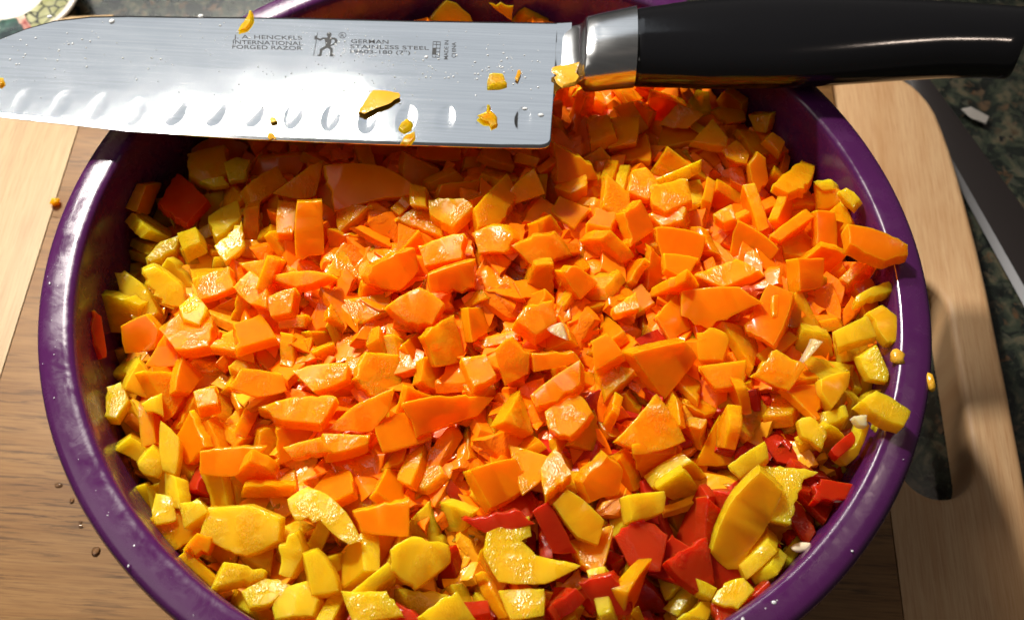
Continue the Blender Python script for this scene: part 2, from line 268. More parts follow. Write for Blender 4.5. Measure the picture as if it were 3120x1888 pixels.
[28,'o',-6498,-557,8379,68,-266,944,-185],
[16,'o',6583,4440,8044,177,978,-55,-94],
[30,'o',294,9663,7420,60,931,-245,265],
[38,'y',-8251,1925,7516,159,101,981,-45],
[6,'o',5444,-4016,8856,361,483,576,-552],
[41,'o',3641,-50,8829,4,-973,-231,10],
[43,'o',-4851,-4076,8280,74,268,958,65],
[37,'o',1750,8685,7368,107,874,458,-125],
[34,'y',-9985,-3073,7156,319,12,428,-845],
[21,'o',7553,4281,7869,470,15,132,873],
[33,'o',-6781,-3556,8166,80,-982,153,73],
[18,'y',1687,-9345,7909,90,-939,327,54],
[8,'y',-6801,-2440,8219,3,1000,-8,-18],
[2,'o',-8346,443,7589,395,-141,-46,907],
[26,'y',7107,-7501,7992,592,64,-107,796],
[43,'o',-328,-2053,8839,15,-375,927,19],
[20,'o',-3747,-9103,7906,305,94,182,930],
[10,'y',-2179,-7723,8159,810,47,-82,579],
[30,'o',-96,4722,8292,131,-903,-399,-90],
[34,'o',-4077,-2068,8550,776,67,-50,-625],
[10,'y',-10082,-1422,7095,548,-662,-459,224],
[25,'o',7259,-3580,8601,988,18,30,-153],
[14,'o',4149,2531,8584,29,565,823,-53],
[15,'o',-7607,7504,6923,181,407,-733,514],
[27,'y',4314,-5925,8512,322,-69,167,929],
[35,'o',414,-4076,8885,707,-44,-698,-108],
[43,'o',7123,-1396,8965,520,-277,-641,492],
[0,'o',1888,-1705,8823,1000,30,-3,10],
[12,'o',257,-5510,8571,60,-934,352,26],
[30,'y',-5972,-7387,7657,147,126,50,-980],
[44,'y',-6620,4216,7594,743,-149,-45,651],
[39,'o',-7423,-5342,7634,116,-878,457,-85],
[13,'o',7447,7458,7035,964,-152,101,193],
[12,'o',-4134,6823,7673,461,-134,63,875],
[34,'o',1909,-4246,8702,476,522,499,503],
[0,'y',-9902,2161,6896,768,-161,-89,614],
[24,'y',4503,-9788,7621,96,-989,114,20],
[24,'o',5724,2680,8519,240,11,62,-969],
[28,'o',9223,226,8652,673,-6,46,738],
[33,'y',7096,-6472,8536,379,-208,67,-899],
[43,'r',73,-10140,7725,106,-900,-420,-44],
[27,'o',7852,6694,7400,941,93,202,-254],
[42,'o',-4435,7720,7381,5,-506,846,-166],
[46,'o',5643,-5138,8727,716,-432,518,-181],
[43,'o',-1469,-593,8848,886,18,-25,-462],
[10,'o',-898,4996,8266,331,79,-244,-908],
[23,'o',-7153,-4460,8038,67,720,-660,-204],
[34,'o',8126,1408,8626,178,-248,546,-780],
[0,'o',711,1029,8837,242,3,23,970],
[20,'o',8792,4011,8146,745,-6,-333,578],
[23,'y',4883,-6591,8247,238,12,82,-968],
[30,'o',5361,7212,7289,806,-108,137,566],
[21,'o',1118,4868,8186,753,-8,-11,-658],
[27,'y',-10755,-2139,7017,11,-656,-136,-742],
[30,'o',-3606,1214,8868,671,161,-8,723],
[34,'o',4690,-2869,8748,9,411,-911,-22],
[20,'o',861,-3563,9156,202,-631,197,-723],
[20,'o',-3489,8857,7193,197,46,-165,-965],
[40,'y',-10623,-764,6814,167,453,871,85],
[5,'o',4759,5783,7827,170,-64,-135,-974],
[5,'o',-2859,-6392,8261,72,-983,-160,-59],
[28,'o',-1306,9001,7538,181,-981,-68,32],
[36,'y',-6573,-1239,8095,59,-863,492,-96],
[18,'y',698,-10953,7900,76,-12,-664,-744],
[24,'o',-5468,-5032,8332,690,34,275,668],
[27,'o',-10562,1246,6767,133,-466,865,-128],
[43,'o',-6535,3196,8196,989,124,28,80],
[31,'o',-2798,7464,7833,47,-791,-609,-28],
[3,'o',-7601,-2757,7784,126,-43,991,25],
[29,'r',8560,-4424,8661,710,503,-487,-77],
[32,'y',-9313,-4990,7108,116,320,934,107],
[26,'r',6363,-8418,7751,988,106,19,-109],
[27,'o',2447,1393,8771,725,-15,41,687],
[2,'y',-6333,-8864,7617,797,-566,208,30],
[37,'o',8422,-647,8663,806,18,15,592],
[19,'r',2991,-6260,8356,827,45,68,-556],
[3,'o',-4576,-2546,8428,206,83,18,-975],
[18,'y',1332,-8543,8442,465,232,841,-153],
[18,'y',-827,-9592,8200,68,-882,-272,379],
[32,'y',-7378,1268,7842,953,1,-144,-267],
[29,'o',3222,-5366,8603,74,581,774,-241],
[20,'o',2822,7418,7654,215,41,155,963],
[17,'o',-5310,9177,7172,547,326,-163,754],
[7,'r',6259,-7113,8359,20,865,-374,334],
[8,'y',-3009,-9026,8119,728,-257,47,-633],
[22,'o',2762,-1824,9130,561,-214,30,799],
[43,'o',3058,10500,6954,496,-389,630,454],
[27,'o',-4975,5293,7813,78,-189,973,-110],
[24,'o',-909,-2492,8964,288,-617,-293,-671],
[15,'o',877,8670,7456,127,695,-701,94],
[1,'o',7664,-718,8999,680,712,90,151],
[21,'y',-10427,3252,7229,137,-737,67,659],
[0,'y',-8617,2893,7225,18,-829,530,-176],
[33,'y',-4871,-7175,7957,112,-954,276,-43],
[21,'o',-5191,1025,8602,72,-535,-519,663],
[2,'o',9122,5486,7248,14,702,702,-118],
[44,'o',3471,4837,8311,497,85,158,-849],
[7,'o',7028,5197,7965,563,526,-324,548],
[22,'o',-1722,1027,8983,257,918,303,-15],
[17,'o',4967,1603,8749,451,-570,447,-521],
[31,'y',10046,-3556,8443,3,630,-775,-48],
[14,'o',-3506,-2676,8721,413,448,463,644],
[35,'o',7365,-2839,8650,13,-917,396,31],
[31,'y',-9173,1581,7244,43,-855,490,-165],
[7,'o',8727,6739,7670,581,-6,-670,462],
[15,'o',10476,3549,8010,329,-471,-456,680],
[47,'o',-6410,8530,6645,203,98,-168,-960],
[22,'o',1179,3846,8472,778,157,-305,526],
[37,'o',2374,-2421,8775,997,39,-5,60],
[37,'o',-9255,-771,7301,459,144,-78,-873],
[5,'o',6710,-5555,8431,605,68,70,-791],
[37,'o',-354,6956,7990,691,500,435,289],
[10,'r',1066,-6268,8491,515,-418,-569,486],
[46,'o',10337,1852,8526,483,-106,278,-823],
[19,'y',-1462,-10438,7607,103,-962,-244,-58],
[29,'o',-5177,7375,7283,707,-169,6,687],
[40,'y',8098,-7155,8302,961,-172,107,186],
[0,'o',-946,3808,8608,491,-847,-176,101],
[41,'r',2743,-10202,7817,885,154,188,-396],
[38,'o',4873,-4415,8602,610,55,55,-789],
[35,'o',-9234,-3176,7622,185,-790,-500,301],
[1,'o',-7189,7003,7214,804,442,362,-163],
[12,'o',817,37,9070,148,-632,756,87],
[17,'o',4441,-1368,8841,20,-547,-837,-4],
[39,'o',-7829,4896,7369,43,495,866,-62],
[24,'r',4654,-9024,8033,737,-462,455,191],
[31,'y',-8690,4667,6877,190,358,914,-30],
[30,'y',-5616,-8765,7742,473,-608,-618,157],
[25,'o',5187,3730,8249,22,-479,-872,99],
[42,'o',-2594,4786,8229,433,-369,598,-565],
[27,'o',-3062,3393,8595,691,164,-135,691],
[24,'o',6299,6777,7542,17,734,252,630],
[14,'o',3585,-8633,8026,574,586,-391,-419],
[18,'o',5013,9008,6755,360,-150,-127,-912],
[33,'o',-2959,-5573,8771,885,75,448,101],
[30,'o',6632,2998,8223,115,976,173,-65],
[15,'y',-7687,3512,7692,214,56,310,-925],
[5,'o',-894,-5961,8461,74,-925,374,8],
[41,'o',3060,9668,6956,10,-847,-484,220],
[31,'o',1298,7567,7989,225,-830,-185,-475],
[7,'o',-3312,10423,6916,523,-425,-616,-408],
[27,'o',-5095,-1371,8398,40,836,540,81],
[1,'o',-8701,6530,6880,608,-159,-727,-276],
[42,'o',-256,10941,7324,588,-637,-376,-327],
[14,'y',-8698,-6347,7118,135,-864,476,-93],
[42,'o',-3385,-1145,8770,649,566,357,362],
[37,'o',-895,-5048,8557,29,-155,986,51],
[12,'y',8538,-3416,8814,341,-212,-12,916],
[14,'y',10839,-336,8918,537,-222,694,-424],
[36,'o',7037,2217,8591,124,56,-209,-968],
[26,'o',3260,2819,8582,708,-129,124,683],
[7,'y',-7154,-6952,7431,17,828,542,144],
[15,'o',1079,-4490,8619,36,-809,586,41],
[18,'o',6339,8453,6757,172,645,-736,108],
[34,'o',-2588,-10102,7642,520,716,-312,-346],
[6,'o',921,10511,7051,568,-489,651,116],
[14,'o',5174,-8567,8063,108,957,-204,178],
[41,'y',-4300,2348,8600,155,-868,-465,77],
[33,'o',-3149,-2104,9043,287,-442,-1,-850],
[0,'o',7324,-3936,8885,169,-23,27,-985],
[46,'o',-4414,-3853,8629,901,-369,203,-102],
[35,'y',-3852,-8501,8209,45,898,369,-234],
[33,'o',-8281,-534,7978,211,-236,-948,-17],
[30,'y',-9850,4121,6910,70,-626,754,-187],
[27,'y',1380,-9466,8273,101,-887,-451,-27],
[32,'o',7790,5947,7606,623,186,-11,760],
[43,'y',-7964,-6917,7847,445,1,-517,-731],
[45,'o',-6016,-3933,8407,223,162,-70,959],
[0,'o',-4427,-9623,7434,614,121,48,-778],
[20,'o',198,8064,7975,176,22,-110,978],
[31,'o',-5604,-5548,8192,162,934,188,-255],
[37,'o',-3561,9984,7152,251,-239,-921,179],
[42,'o',503,1952,8898,228,-201,658,-688],
[3,'o',-5226,-2008,8889,202,373,694,-581],
[9,'o',6830,8266,7284,971,-169,-3,167],
[33,'y',-9964,-3932,7382,50,-799,55,597],
[41,'o',-371,688,9196,40,883,466,-33],
[10,'o',3641,-90,9195,307,343,624,631],
[19,'y',-8226,-5703,7585,20,-767,-510,-387],
[23,'o',3942,1642,8984,207,-20,959,-195],
[4,'o',-3992,5638,7938,945,-67,-115,-299],
[19,'o',1804,2431,9006,30,671,737,-70],
[22,'y',7605,-8013,8448,324,710,-235,579],
[26,'o',8033,4633,8231,272,666,692,56],
[14,'y',-1966,-9816,8261,386,560,350,644],
[1,'o',7729,457,9069,251,842,-473,71],
[47,'o',-7125,7849,7145,65,-130,529,836],
[42,'o',4095,5814,8172,295,152,-392,-858],
[14,'o',2054,4506,8626,897,-31,-7,-441],
[20,'o',-150,-3813,8752,26,-598,800,38],
[17,'y',5905,-5933,8567,305,195,146,-921],
[14,'o',-6119,4163,8014,994,-52,40,-87],
[29,'o',-8400,-3398,8010,254,-128,957,-46],
[19,'y',-8455,-2342,7833,779,-221,-231,540],
[44,'y',-10108,2258,7139,961,-59,-172,-207],
[25,'o',6083,-3759,9227,181,912,333,-155],
[39,'o',1787,-5901,8775,652,40,-369,-661],
[38,'o',-3218,4204,8500,96,-506,857,36],
[1,'o',-10189,480,7284,752,-223,-445,432],
[1,'o',3823,9877,6989,52,253,75,963],
[27,'o',-472,-5991,8824,68,-896,-430,-83],
[33,'o',10048,4049,8430,16,788,114,605],
[37,'y',-5920,-7875,7955,421,600,279,620],
[13,'o',-7892,4343,7772,260,-769,-578,-84],
[30,'o',7913,1937,8411,923,-104,71,364],
[20,'y',3160,-8612,8487,939,55,-189,282],
[18,'o',-4312,390,8898,871,-355,-212,265],
[41,'o',-2806,-3673,9274,264,-245,-932,33],
[5,'y',9136,-1675,8830,383,-26,-112,-917],
[39,'o',-7716,5671,7058,146,-23,983,-109],
[26,'y',9221,-3963,8684,85,743,-660,75],
[42,'y',4707,-5432,8716,177,949,258,-37],
[33,'o',-5760,-2722,8534,128,584,-799,-64],
[36,'o',-2318,1789,8705,289,35,-45,-956],
[4,'o',-801,9535,7708,296,502,-649,489],
[47,'o',298,-2546,9112,326,782,487,211],
[28,'o',9923,2976,8511,179,568,562,574],
[44,'o',-1953,-220,9334,442,462,-555,-533],
[33,'o',-6088,1648,8167,313,92,-79,-942],
[14,'o',2036,8413,7575,514,226,-676,-478],
[31,'o',4651,-2072,9304,336,-413,646,547],
[38,'o',444,5767,8424,107,158,-981,-34],
[1,'y',-8561,3131,7782,941,171,-243,-160],
[17,'y',7627,-5698,8724,403,-203,-103,-886],
[26,'o',1935,-256,9171,7,-853,-522,1],
[41,'o',4351,8575,7428,370,-779,-150,-484],
[22,'o',-3575,-4977,8430,53,-996,-3,-66],
[7,'o',-6178,6440,7578,118,-166,-93,-975],
[44,'o',4168,-9973,7976,257,247,-58,-933],
[34,'o',-6821,9,8354,957,164,156,182],
[41,'o',1745,10426,7103,188,116,859,462],
[4,'o',-2542,6676,8133,371,-152,193,-895],
[32,'y',-292,-7488,8508,903,-45,-307,-296],
[31,'y',1984,-7381,8404,139,738,646,-136],
[38,'y',10122,-17,8616,11,-992,-124,27],
[42,'o',5774,-1274,9152,398,-534,503,-551],
[46,'o',300,4253,8389,356,-541,-734,-205],
[39,'o',5635,4529,8124,110,580,-807,26],
[0,'o',6226,7604,7642,484,129,-763,409],
[0,'o',7739,-2638,9043,106,900,-189,-379],
[31,'o',-1909,9388,7178,151,741,651,-72],
[20,'r',-336,-10828,8286,707,2,-707,-33],
[36,'o',5356,40,8938,373,-74,-162,910],
[6,'o',1498,5792,8369,319,137,694,631],
[0,'o',-2593,-5642,8888,844,167,423,285],
[1,'o',1468,-3208,9156,274,556,-598,-507],
[7,'o',-2325,-7470,8712,526,322,-333,-713],
[23,'o',6290,5715,7930,3,-973,21,229],
[15,'o',-1847,4191,8514,957,-39,107,265],
[12,'o',-3812,7974,7728,152,-859,-470,133],
[1,'o',3939,-2700,9187,868,442,116,-196],
[13,'o',1699,-2067,9157,557,20,23,-830],
[9,'y',-9720,-1805,7420,860,203,53,466],
[21,'o',3887,3621,8512,527,-289,-235,-764],
[12,'o',-5899,7890,7335,129,970,-137,152],
[44,'o',6121,2158,8784,618,91,100,-774],
[31,'o',-1651,8203,7932,970,-123,-9,211],
[43,'o',6832,6581,7881,232,-248,-923,-179],
[9,'y',-7057,-7982,7591,886,-214,411,5],
[7,'o',-9148,-3254,7996,934,15,353,49],
[17,'o',-6721,-4818,8235,186,-793,-571,107],
[14,'o',-4733,-5093,8454,266,843,-451,-124],
[14,'y',-4619,-8553,7715,84,-255,960,84],
[42,'y',5675,-7814,8607,202,-516,791,-258],
[27,'y',8459,-3614,9193,528,-205,-57,822],
[14,'o',-5106,4680,8107,64,-222,-512,828],
[29,'o',928,9810,7089,140,603,-778,107],
[32,'o',-5429,-840,8625,288,107,-188,-933],
[29,'o',849,6605,8058,219,6,127,967],
[5,'o',4556,3005,8738,844,-37,367,389],
[31,'o',-8385,-4294,7453,753,138,-66,-640],
[16,'o',6365,-4789,8812,874,-189,-94,-437],
[21,'y',-1378,-6733,8556,53,-54,-242,967],
[12,'o',-801,2988,8914,484,148,860,67],
[9,'o',-4369,1500,8949,810,175,-559,40],
[23,'y',-8962,4853,7138,18,890,-412,192],
[41,'o',885,5196,8632,853,83,75,510],
[17,'o',-6154,8862,7034,174,934,301,79],
[28,'o',-3993,9298,7540,370,777,-509,-27],
[5,'y',-8839,-6569,7679,538,83,659,519],
[14,'o',10343,2847,8145,299,-398,-479,723],
[22,'y',-9896,3137,7285,297,400,-774,-391],
[17,'o',-4394,-6557,8113,259,-56,-87,960],
[42,'o',8284,6447,7561,47,-864,452,217],
[39,'o',1493,1617,9080,701,590,-326,236],
[35,'o',9500,-1154,8860,504,135,679,517],
[41,'o',2757,-1184,9290,179,417,877,-157],
[4,'o',3091,10578,7807,52,227,629,-741],
[40,'o',-2990,-3188,9000,89,-896,-292,322],
[6,'o',8718,-905,8868,107,725,-2,681],
[23,'y',2241,-7143,8696,963,-193,-26,-187],
[16,'y',437,-9060,8580,394,709,-238,534],
[9,'y',4552,-8343,8233,362,94,-213,-903],
[40,'y',9370,-5477,8553,222,935,257,-102],
[33,'o',-2795,5019,8745,546,159,-29,-822],
[23,'o',3126,-4908,8808,63,506,816,-272],
[13,'y',5971,-8667,8458,422,-203,416,-780],
[38,'o',-1219,2038,8958,75,491,827,-265],
[40,'o',5826,-3006,8816,70,-208,1,-976],
[5,'o',-3112,-4698,8800,305,558,-755,161],
[10,'o',-2977,-7292,8615,584,471,-413,-517],
[45,'o',773,-10233,8105,386,-99,541,-741],
[22,'o',4460,7335,7653,46,-701,-500,507],
[17,'o',6687,-541,9009,187,-948,-249,-71],
[6,'y',-9341,591,7610,341,932,66,-100],
[14,'o',839,9064,7789,450,211,-719,-487],
[46,'y',481,-6909,8506,117,-955,-77,-262],
[29,'o',-6828,-2938,8271,224,327,661,-638],
[8,'o',2650,3562,8532,853,-260,-95,443],
[38,'o',-3101,2797,8748,605,46,142,-782],
[24,'o',-2550,8319,7489,148,37,-157,-976],
[38,'o',-8863,-947,7661,234,-226,-940,-101],
[27,'o',-10941,-983,7327,312,688,-293,-586],
[36,'o',-5220,6685,7676,76,-914,-398,28],
[33,'y',-9296,3773,7317,293,-710,-449,457],
[34,'o',4502,-6776,8612,64,-873,-482,-23],
[16,'o',-4822,8327,7140,29,651,-737,180],
[43,'o',-6769,5269,7379,134,0,986,-96],
[3,'o',963,-2804,9031,640,-390,-292,-594],
[19,'o',8683,4929,7715,629,60,33,775],
[8,'o',-10423,1318,7212,66,166,-71,-981],
[15,'y',10334,-2326,8851,132,-796,267,-527],
[36,'y',-2979,-10363,7809,349,343,140,-861],
[13,'y',2516,1775,9297,365,190,21,911],
[45,'o',-2620,629,9108,369,-435,22,821],
[2,'y',-2924,-8793,8424,765,-5,262,589],
[21,'o',6253,8755,7492,324,758,51,563],
[1,'o',-1057,-1484,9299,481,298,-787,-246],
[9,'o',5035,-3562,9050,241,693,-220,643],
[10,'o',6620,1334,8674,771,633,51,38],
[1,'o',-2955,-361,9405,687,549,241,-409],
[21,'o',518,3182,8501,984,-177,-6,-37],
[17,'o',-5232,3356,8124,991,-63,-111,-34],
[2,'o',-988,10618,7104,463,18,840,284],
[10,'o',-1934,9607,7553,45,8,998,-38],
[47,'o',5142,5016,8378,281,488,-470,-680],
[5,'o',5238,9283,7271,639,659,49,-394],
[35,'o',4408,793,9149,345,-574,-740,-60],
[18,'r',8667,-6237,8363,878,78,-46,470],
[18,'y',2340,-9298,8601,825,153,-354,-412],
[15,'o',3520,9250,7564,663,620,-390,-156],
[15,'o',6637,3973,8366,415,216,440,-767],
[31,'o',-3458,6700,8131,856,125,190,464],
[14,'y',-6652,-7219,8021,428,425,-683,-413],
[9,'o',6617,5201,8436,153,-838,388,-353],
[19,'y',-10176,-2910,7483,387,503,773,-9],
[27,'o',4739,-1016,9196,255,518,-807,-123],
[38,'r',-1253,-10656,7934,249,59,103,-961],
[40,'o',-8564,5808,7316,257,-136,953,79],
[41,'o',3522,7466,8332,69,-571,613,-541],
[46,'y',-8225,877,8206,465,872,152,-8],
[13,'o',-5226,-2863,9050,22,-559,43,-828],
[21,'o',847,-999,9081,58,-346,905,241],
[11,'o',8746,3540,8362,340,321,90,-880],
[44,'o',-1878,-2961,8708,46,-866,498,-3],
[40,'o',2992,5117,8435,483,514,707,55],
[0,'o',-7549,6533,7624,475,-814,81,323],
[4,'o',-7075,3038,7841,131,-934,-331,-16],
[13,'o',1472,-5165,9267,143,-437,819,-342],
[27,'o',-1641,-4787,8695,154,827,540,30],
[29,'r',3194,-10394,8116,600,-163,234,-748],
[21,'o',4088,-4882,8749,487,-616,-320,530],
[19,'o',2633,-3102,8896,294,33,176,-939],
[35,'o',10446,694,8541,139,-38,-40,-989],
[7,'o',-770,4685,8685,987,52,83,-127],
[18,'o',-1647,7080,8251,887,210,146,384],
[32,'o',-7805,-1114,8509,784,-41,215,-581],
[1,'o',8831,1082,8879,231,888,-289,272],
[16,'y',-1088,-8600,8293,356,642,678,26],
[32,'o',-5520,4160,8350,990,-51,134,4],
[1,'o',4910,-7640,8283,603,-120,-707,350],
[11,'o',-6212,7861,7656,199,728,655,-1],
[22,'o',4141,9577,7339,43,-890,-373,260],
[22,'o',1715,3653,9119,475,-478,501,-543],
[12,'o',5853,6296,8424,811,-109,-72,-570],
[39,'o',-5923,-2657,9037,127,599,-788,-66],
[32,'o',-5551,-4070,8747,94,-991,82,50],
[42,'o',-2033,2157,9074,635,15,-55,-770],
[12,'o',7728,4761,8460,250,164,947,-121],
[37,'o',10182,-3836,8722,780,7,48,-624],
[44,'o',-4439,3586,8488,134,883,-443,-77],
[44,'o',-2540,7688,8165,11,-359,932,45],
[45,'y',-148,-9293,8704,695,530,-186,-449],
[45,'o',-6201,-5976,8450,256,-142,-235,927],
[8,'y',-1714,-7970,8144,86,-610,786,49],
[25,'y',4025,-9814,8246,721,176,-182,-645],
[12,'o',-4705,9602,7702,194,-856,-36,-479],
[40,'o',6199,-2492,8974,196,-283,-936,74],
[25,'o',3822,-1683,9429,108,568,-741,-341],
[45,'o',3717,-5650,9360,231,-194,901,310],
[43,'o',2397,6806,8290,509,-9,134,850],
[25,'o',8064,5716,7824,103,234,-954,-155],
[30,'y',-3545,-7419,8316,937,-26,115,329],
[4,'o',33,2200,8970,252,-289,574,-724],
[44,'r',1552,-7190,8844,468,-584,404,-527],
[14,'o',1545,-5567,8986,98,-539,757,-358],
[12,'o',-3351,8313,8044,965,81,159,191],
[3,'y',-4828,-9624,7700,36,-877,-458,-144],
[29,'o',-7682,5822,7449,683,-181,-27,708],
[7,'y',1437,-9551,8575,127,35,-98,986],
[5,'o',1689,9641,7074,134,539,-823,118],
[43,'y',-9939,-169,7973,259,553,375,698],
[12,'o',-7693,7378,7757,33,41,-347,-936],
[27,'o',-504,6131,8539,992,107,25,-67],
[13,'y',-8634,1951,7800,162,517,840,29],
[42,'o',-3783,-3563,8525,281,-55,-57,956],
[46,'o',4721,-116,9158,8,-12,993,114],
[38,'o',-7237,4485,8372,602,458,634,159],
[43,'o',-7947,316,8043,161,-986,-33,35],
[46,'o',-4351,-487,8785,274,-667,-552,-418],
[37,'y',3219,5969,8204,578,-714,383,99],
[36,'o',2122,7677,7887,560,-169,695,-418],
[26,'r',-202,-6721,9169,733,-556,304,-248],
[46,'o',-1650,4036,9017,667,466,574,97],
[1,'o',9557,-2420,8964,620,135,321,-704],
[16,'y',-6264,-7534,8081,605,493,397,483],
[8,'o',-688,-3094,9150,62,-381,801,457],
[29,'o',-8801,-4375,7820,600,663,-444,-60],
[36,'o',-9824,2090,7658,151,867,474,-18],
[17,'o',-3733,5408,8407,894,-51,-123,-427],
[3,'o',-1781,10247,7326,30,752,657,-43],
[4,'o',5412,7524,7660,53,-947,307,-75],
[26,'o',5716,4624,8541,885,-7,38,464],
[21,'o',-4600,-2225,9056,447,-80,-888,-76],
[3,'y',-305,-7309,8844,586,-304,-62,748],
[33,'o',5544,-6469,8888,277,-599,-736,-151],
[37,'o',9537,4001,8167,399,568,8,-720],
[26,'o',2822,347,9301,80,-548,684,-476],
[2,'y',-9864,4893,7498,648,-165,-724,-167],
[23,'o',7180,7677,7725,976,126,74,162],
[10,'r',-7481,-7062,8197,66,567,700,429],
[3,'o',-81,3714,8841,435,-435,-516,596],
[4,'y',-1726,-10282,8684,80,-964,-215,-131],
[38,'o',-3769,1751,8687,280,141,-79,946],
[9,'o',7415,2683,8807,660,-208,-193,-696],
[10,'o',-7461,-5275,8091,100,330,933,102],
[47,'o',9922,-586,9373,254,584,-593,492],
[27,'y',-6223,2528,8528,80,707,658,247],
[29,'o',3479,-7273,8764,572,709,137,390],
[12,'y',-1953,5966,8382,923,-331,-139,139],
[45,'o',3020,4810,8999,272,153,407,-858],
[19,'o',4022,-3363,9166,281,-757,-495,-321],
[25,'o',7738,1164,9148,207,898,-383,68],
[25,'o',-5803,5598,7825,927,145,-64,341],
[26,'o',-6295,707,8303,745,-643,-152,96],
[3,'o',-2299,-485,9263,539,547,424,480],
[47,'y',7668,-4644,8914,443,-541,-689,-191],
[18,'o',-1599,-6330,9040,114,952,-166,230],
[47,'o',4517,4523,8913,641,711,-56,-283],
[39,'o',18,10517,7115,463,356,598,-549],
[39,'o',-9514,-3941,7424,466,-590,-541,376],
[36,'o',-2610,-1861,8979,800,-335,235,-439],
[14,'o',-8469,-2232,8404,677,449,124,570],
[36,'o',2328,-4462,9250,13,-470,-588,659],
[44,'o',-2196,-3710,9254,239,295,-918,-111],
[23,'o',-4045,-6066,8651,489,-814,171,-261],
[9,'r',6903,-8078,8353,591,311,697,-262],
[7,'o',486,112,9432,159,-984,-47,-65],
[37,'o',-559,-1500,9093,505,-394,370,-673],
[15,'o',1860,759,9014,70,-15,232,-970],
[32,'o',5643,2133,9051,34,-962,-164,-217],
[6,'o',5756,-4322,9590,498,-638,587,36],
[44,'o',7974,-1593,8652,997,21,24,-66],
[22,'y',7704,-6994,8782,568,-259,-275,731],
[18,'o',4074,2347,9293,236,795,558,42],
[0,'o',4083,7791,8036,439,825,183,305],
[34,'o',9694,1723,8369,680,-101,-82,-722],
[41,'o',-310,7806,8268,578,68,-101,807],
[45,'o',-9384,-2098,8012,120,441,624,-634],
[10,'o',4871,-4556,9064,342,-932,114,-40],
[45,'o',7112,6496,8261,904,110,216,-351],
[47,'o',904,7193,8267,29,500,855,-137],
[24,'o',-1543,-2045,9359,10,-432,-526,-732],
[21,'o',10145,-1407,9021,322,-667,-624,250],
[30,'y',-6346,-8568,7789,382,300,-741,464],
[2,'o',-2516,8908,7926,154,884,237,371],
[38,'o',-4662,5523,8183,124,844,520,40],
[29,'o',701,2889,9146,677,684,-183,-204],
[4,'y',8433,-7254,8859,592,-657,-148,442],
[1,'o',6626,1364,9124,928,-86,-46,-359],
[28,'o',-4975,8691,7556,77,-12,-180,-981],
[14,'o',2848,1459,9585,125,546,-815,-145],
[38,'o',-6036,-906,8830,7,157,-149,-976],
[21,'o',-8791,-1461,8134,263,23,536,802],
[19,'o',2763,3644,9015,154,-115,964,-186],
[8,'o',8446,179,9203,441,705,156,534],
[41,'o',-6529,6696,7962,913,-160,102,-361],
[37,'y',-9330,2999,7637,82,825,368,420],
[30,'o',2577,-3549,9087,149,-877,447,100],
[20,'o',-3245,922,9251,771,234,249,538],
[25,'y',-10332,-2528,7705,605,30,-302,-736],
[26,'o',-3588,-4469,9169,958,-279,-17,-61],
[7,'o',-229,10382,7788,899,321,-255,-156],
[31,'y',-3335,-7290,8777,620,19,779,94],
[35,'o',745,-8857,9046,282,-142,-907,278],
[44,'r',4813,-6710,9031,59,607,769,191],
[37,'y',1876,-10826,7514,38,101,-609,-786],
[16,'o',8715,6186,7963,274,349,656,611],
[40,'y',-9104,-4804,7545,579,-78,-136,800],
[0,'y',-10393,-290,7673,663,-405,630,-5],
[39,'o',4869,8844,7323,64,788,600,-120],
[16,'o',3293,-4319,9128,519,-144,828,156],
[6,'y',4761,4993,8303,601,-566,-372,425],
[13,'o',5010,3380,8915,180,119,235,948],
[43,'o',6303,-4074,8912,783,-170,-126,-585],
[40,'o',8287,1700,8952,903,-196,29,381],
[31,'o',-3043,-1025,9178,794,-68,-63,-601],
[25,'o',6876,-2795,9004,460,18,-69,-885],
[44,'o',10540,2951,8744,360,420,688,470],
[28,'o',-4867,-7432,8321,80,-79,990,89],
[34,'o',5308,-1206,9231,728,234,210,609],
[14,'o',-3321,5837,8655,921,-213,187,266],
[29,'r',360,-9831,8454,336,622,-231,669],
[31,'o',2676,7953,8103,900,-25,429,-73],
[28,'o',-565,5494,8958,544,723,-314,-287],
[2,'y',-887,-6864,8909,845,225,485,21],
[33,'y',10736,929,8901,29,-101,-993,48],
[19,'o',-1523,3488,9188,230,-71,508,-827],
[16,'o',-834,1456,9137,36,-783,462,416],
[8,'o',2348,10147,7630,323,191,-289,881],
[29,'y',-1171,-8126,8580,184,939,177,230],
[4,'o',3726,8411,7846,923,109,-243,277],
[32,'o',-6858,8382,7660,114,-565,528,-623],
[6,'o',-7641,2541,8057,133,-757,633,97],
[16,'o',5486,6514,7911,640,-134,-90,-751],
[30,'o',-971,7046,8497,20,396,-880,-263],
[45,'o',8424,2804,8778,478,178,-854,-102],
[10,'o',-4644,-4646,8842,577,787,60,-210],
[15,'o',-3166,2589,9027,988,142,47,28],
[26,'y',-837,-10940,8793,110,-881,67,-456],
[16,'o',8201,-2528,9086,422,334,198,819],
[12,'o',-6589,1411,8800,1,20,-671,741],
[33,'o',428,1870,9398,926,-54,-91,363],
[5,'y',6396,-8803,8507,449,460,-44,765],
[24,'o',-6469,-5016,8729,648,-426,-158,-611],
[42,'o',-5165,2885,8260,662,-746,-25,-59],
[37,'o',-951,8265,7797,41,-792,610,-8],
[3,'o',-6465,4822,8097,412,359,-531,647],
[38,'o',-8976,-3334,8292,197,781,-515,-293],
[22,'y',4361,-8265,8764,479,379,-405,680],
[16,'y',2521,-8002,8623,24,-12,634,773],
[40,'y',-10380,3004,7768,984,75,-58,-151],
[25,'o',1001,10485,7645,659,-132,-21,740],
[4,'o',-7214,-6351,7884,382,286,877,-43],
[37,'o',-3293,7323,8437,256,-435,721,-475],
[36,'o',1638,-836,9487,4,159,-987,-6],
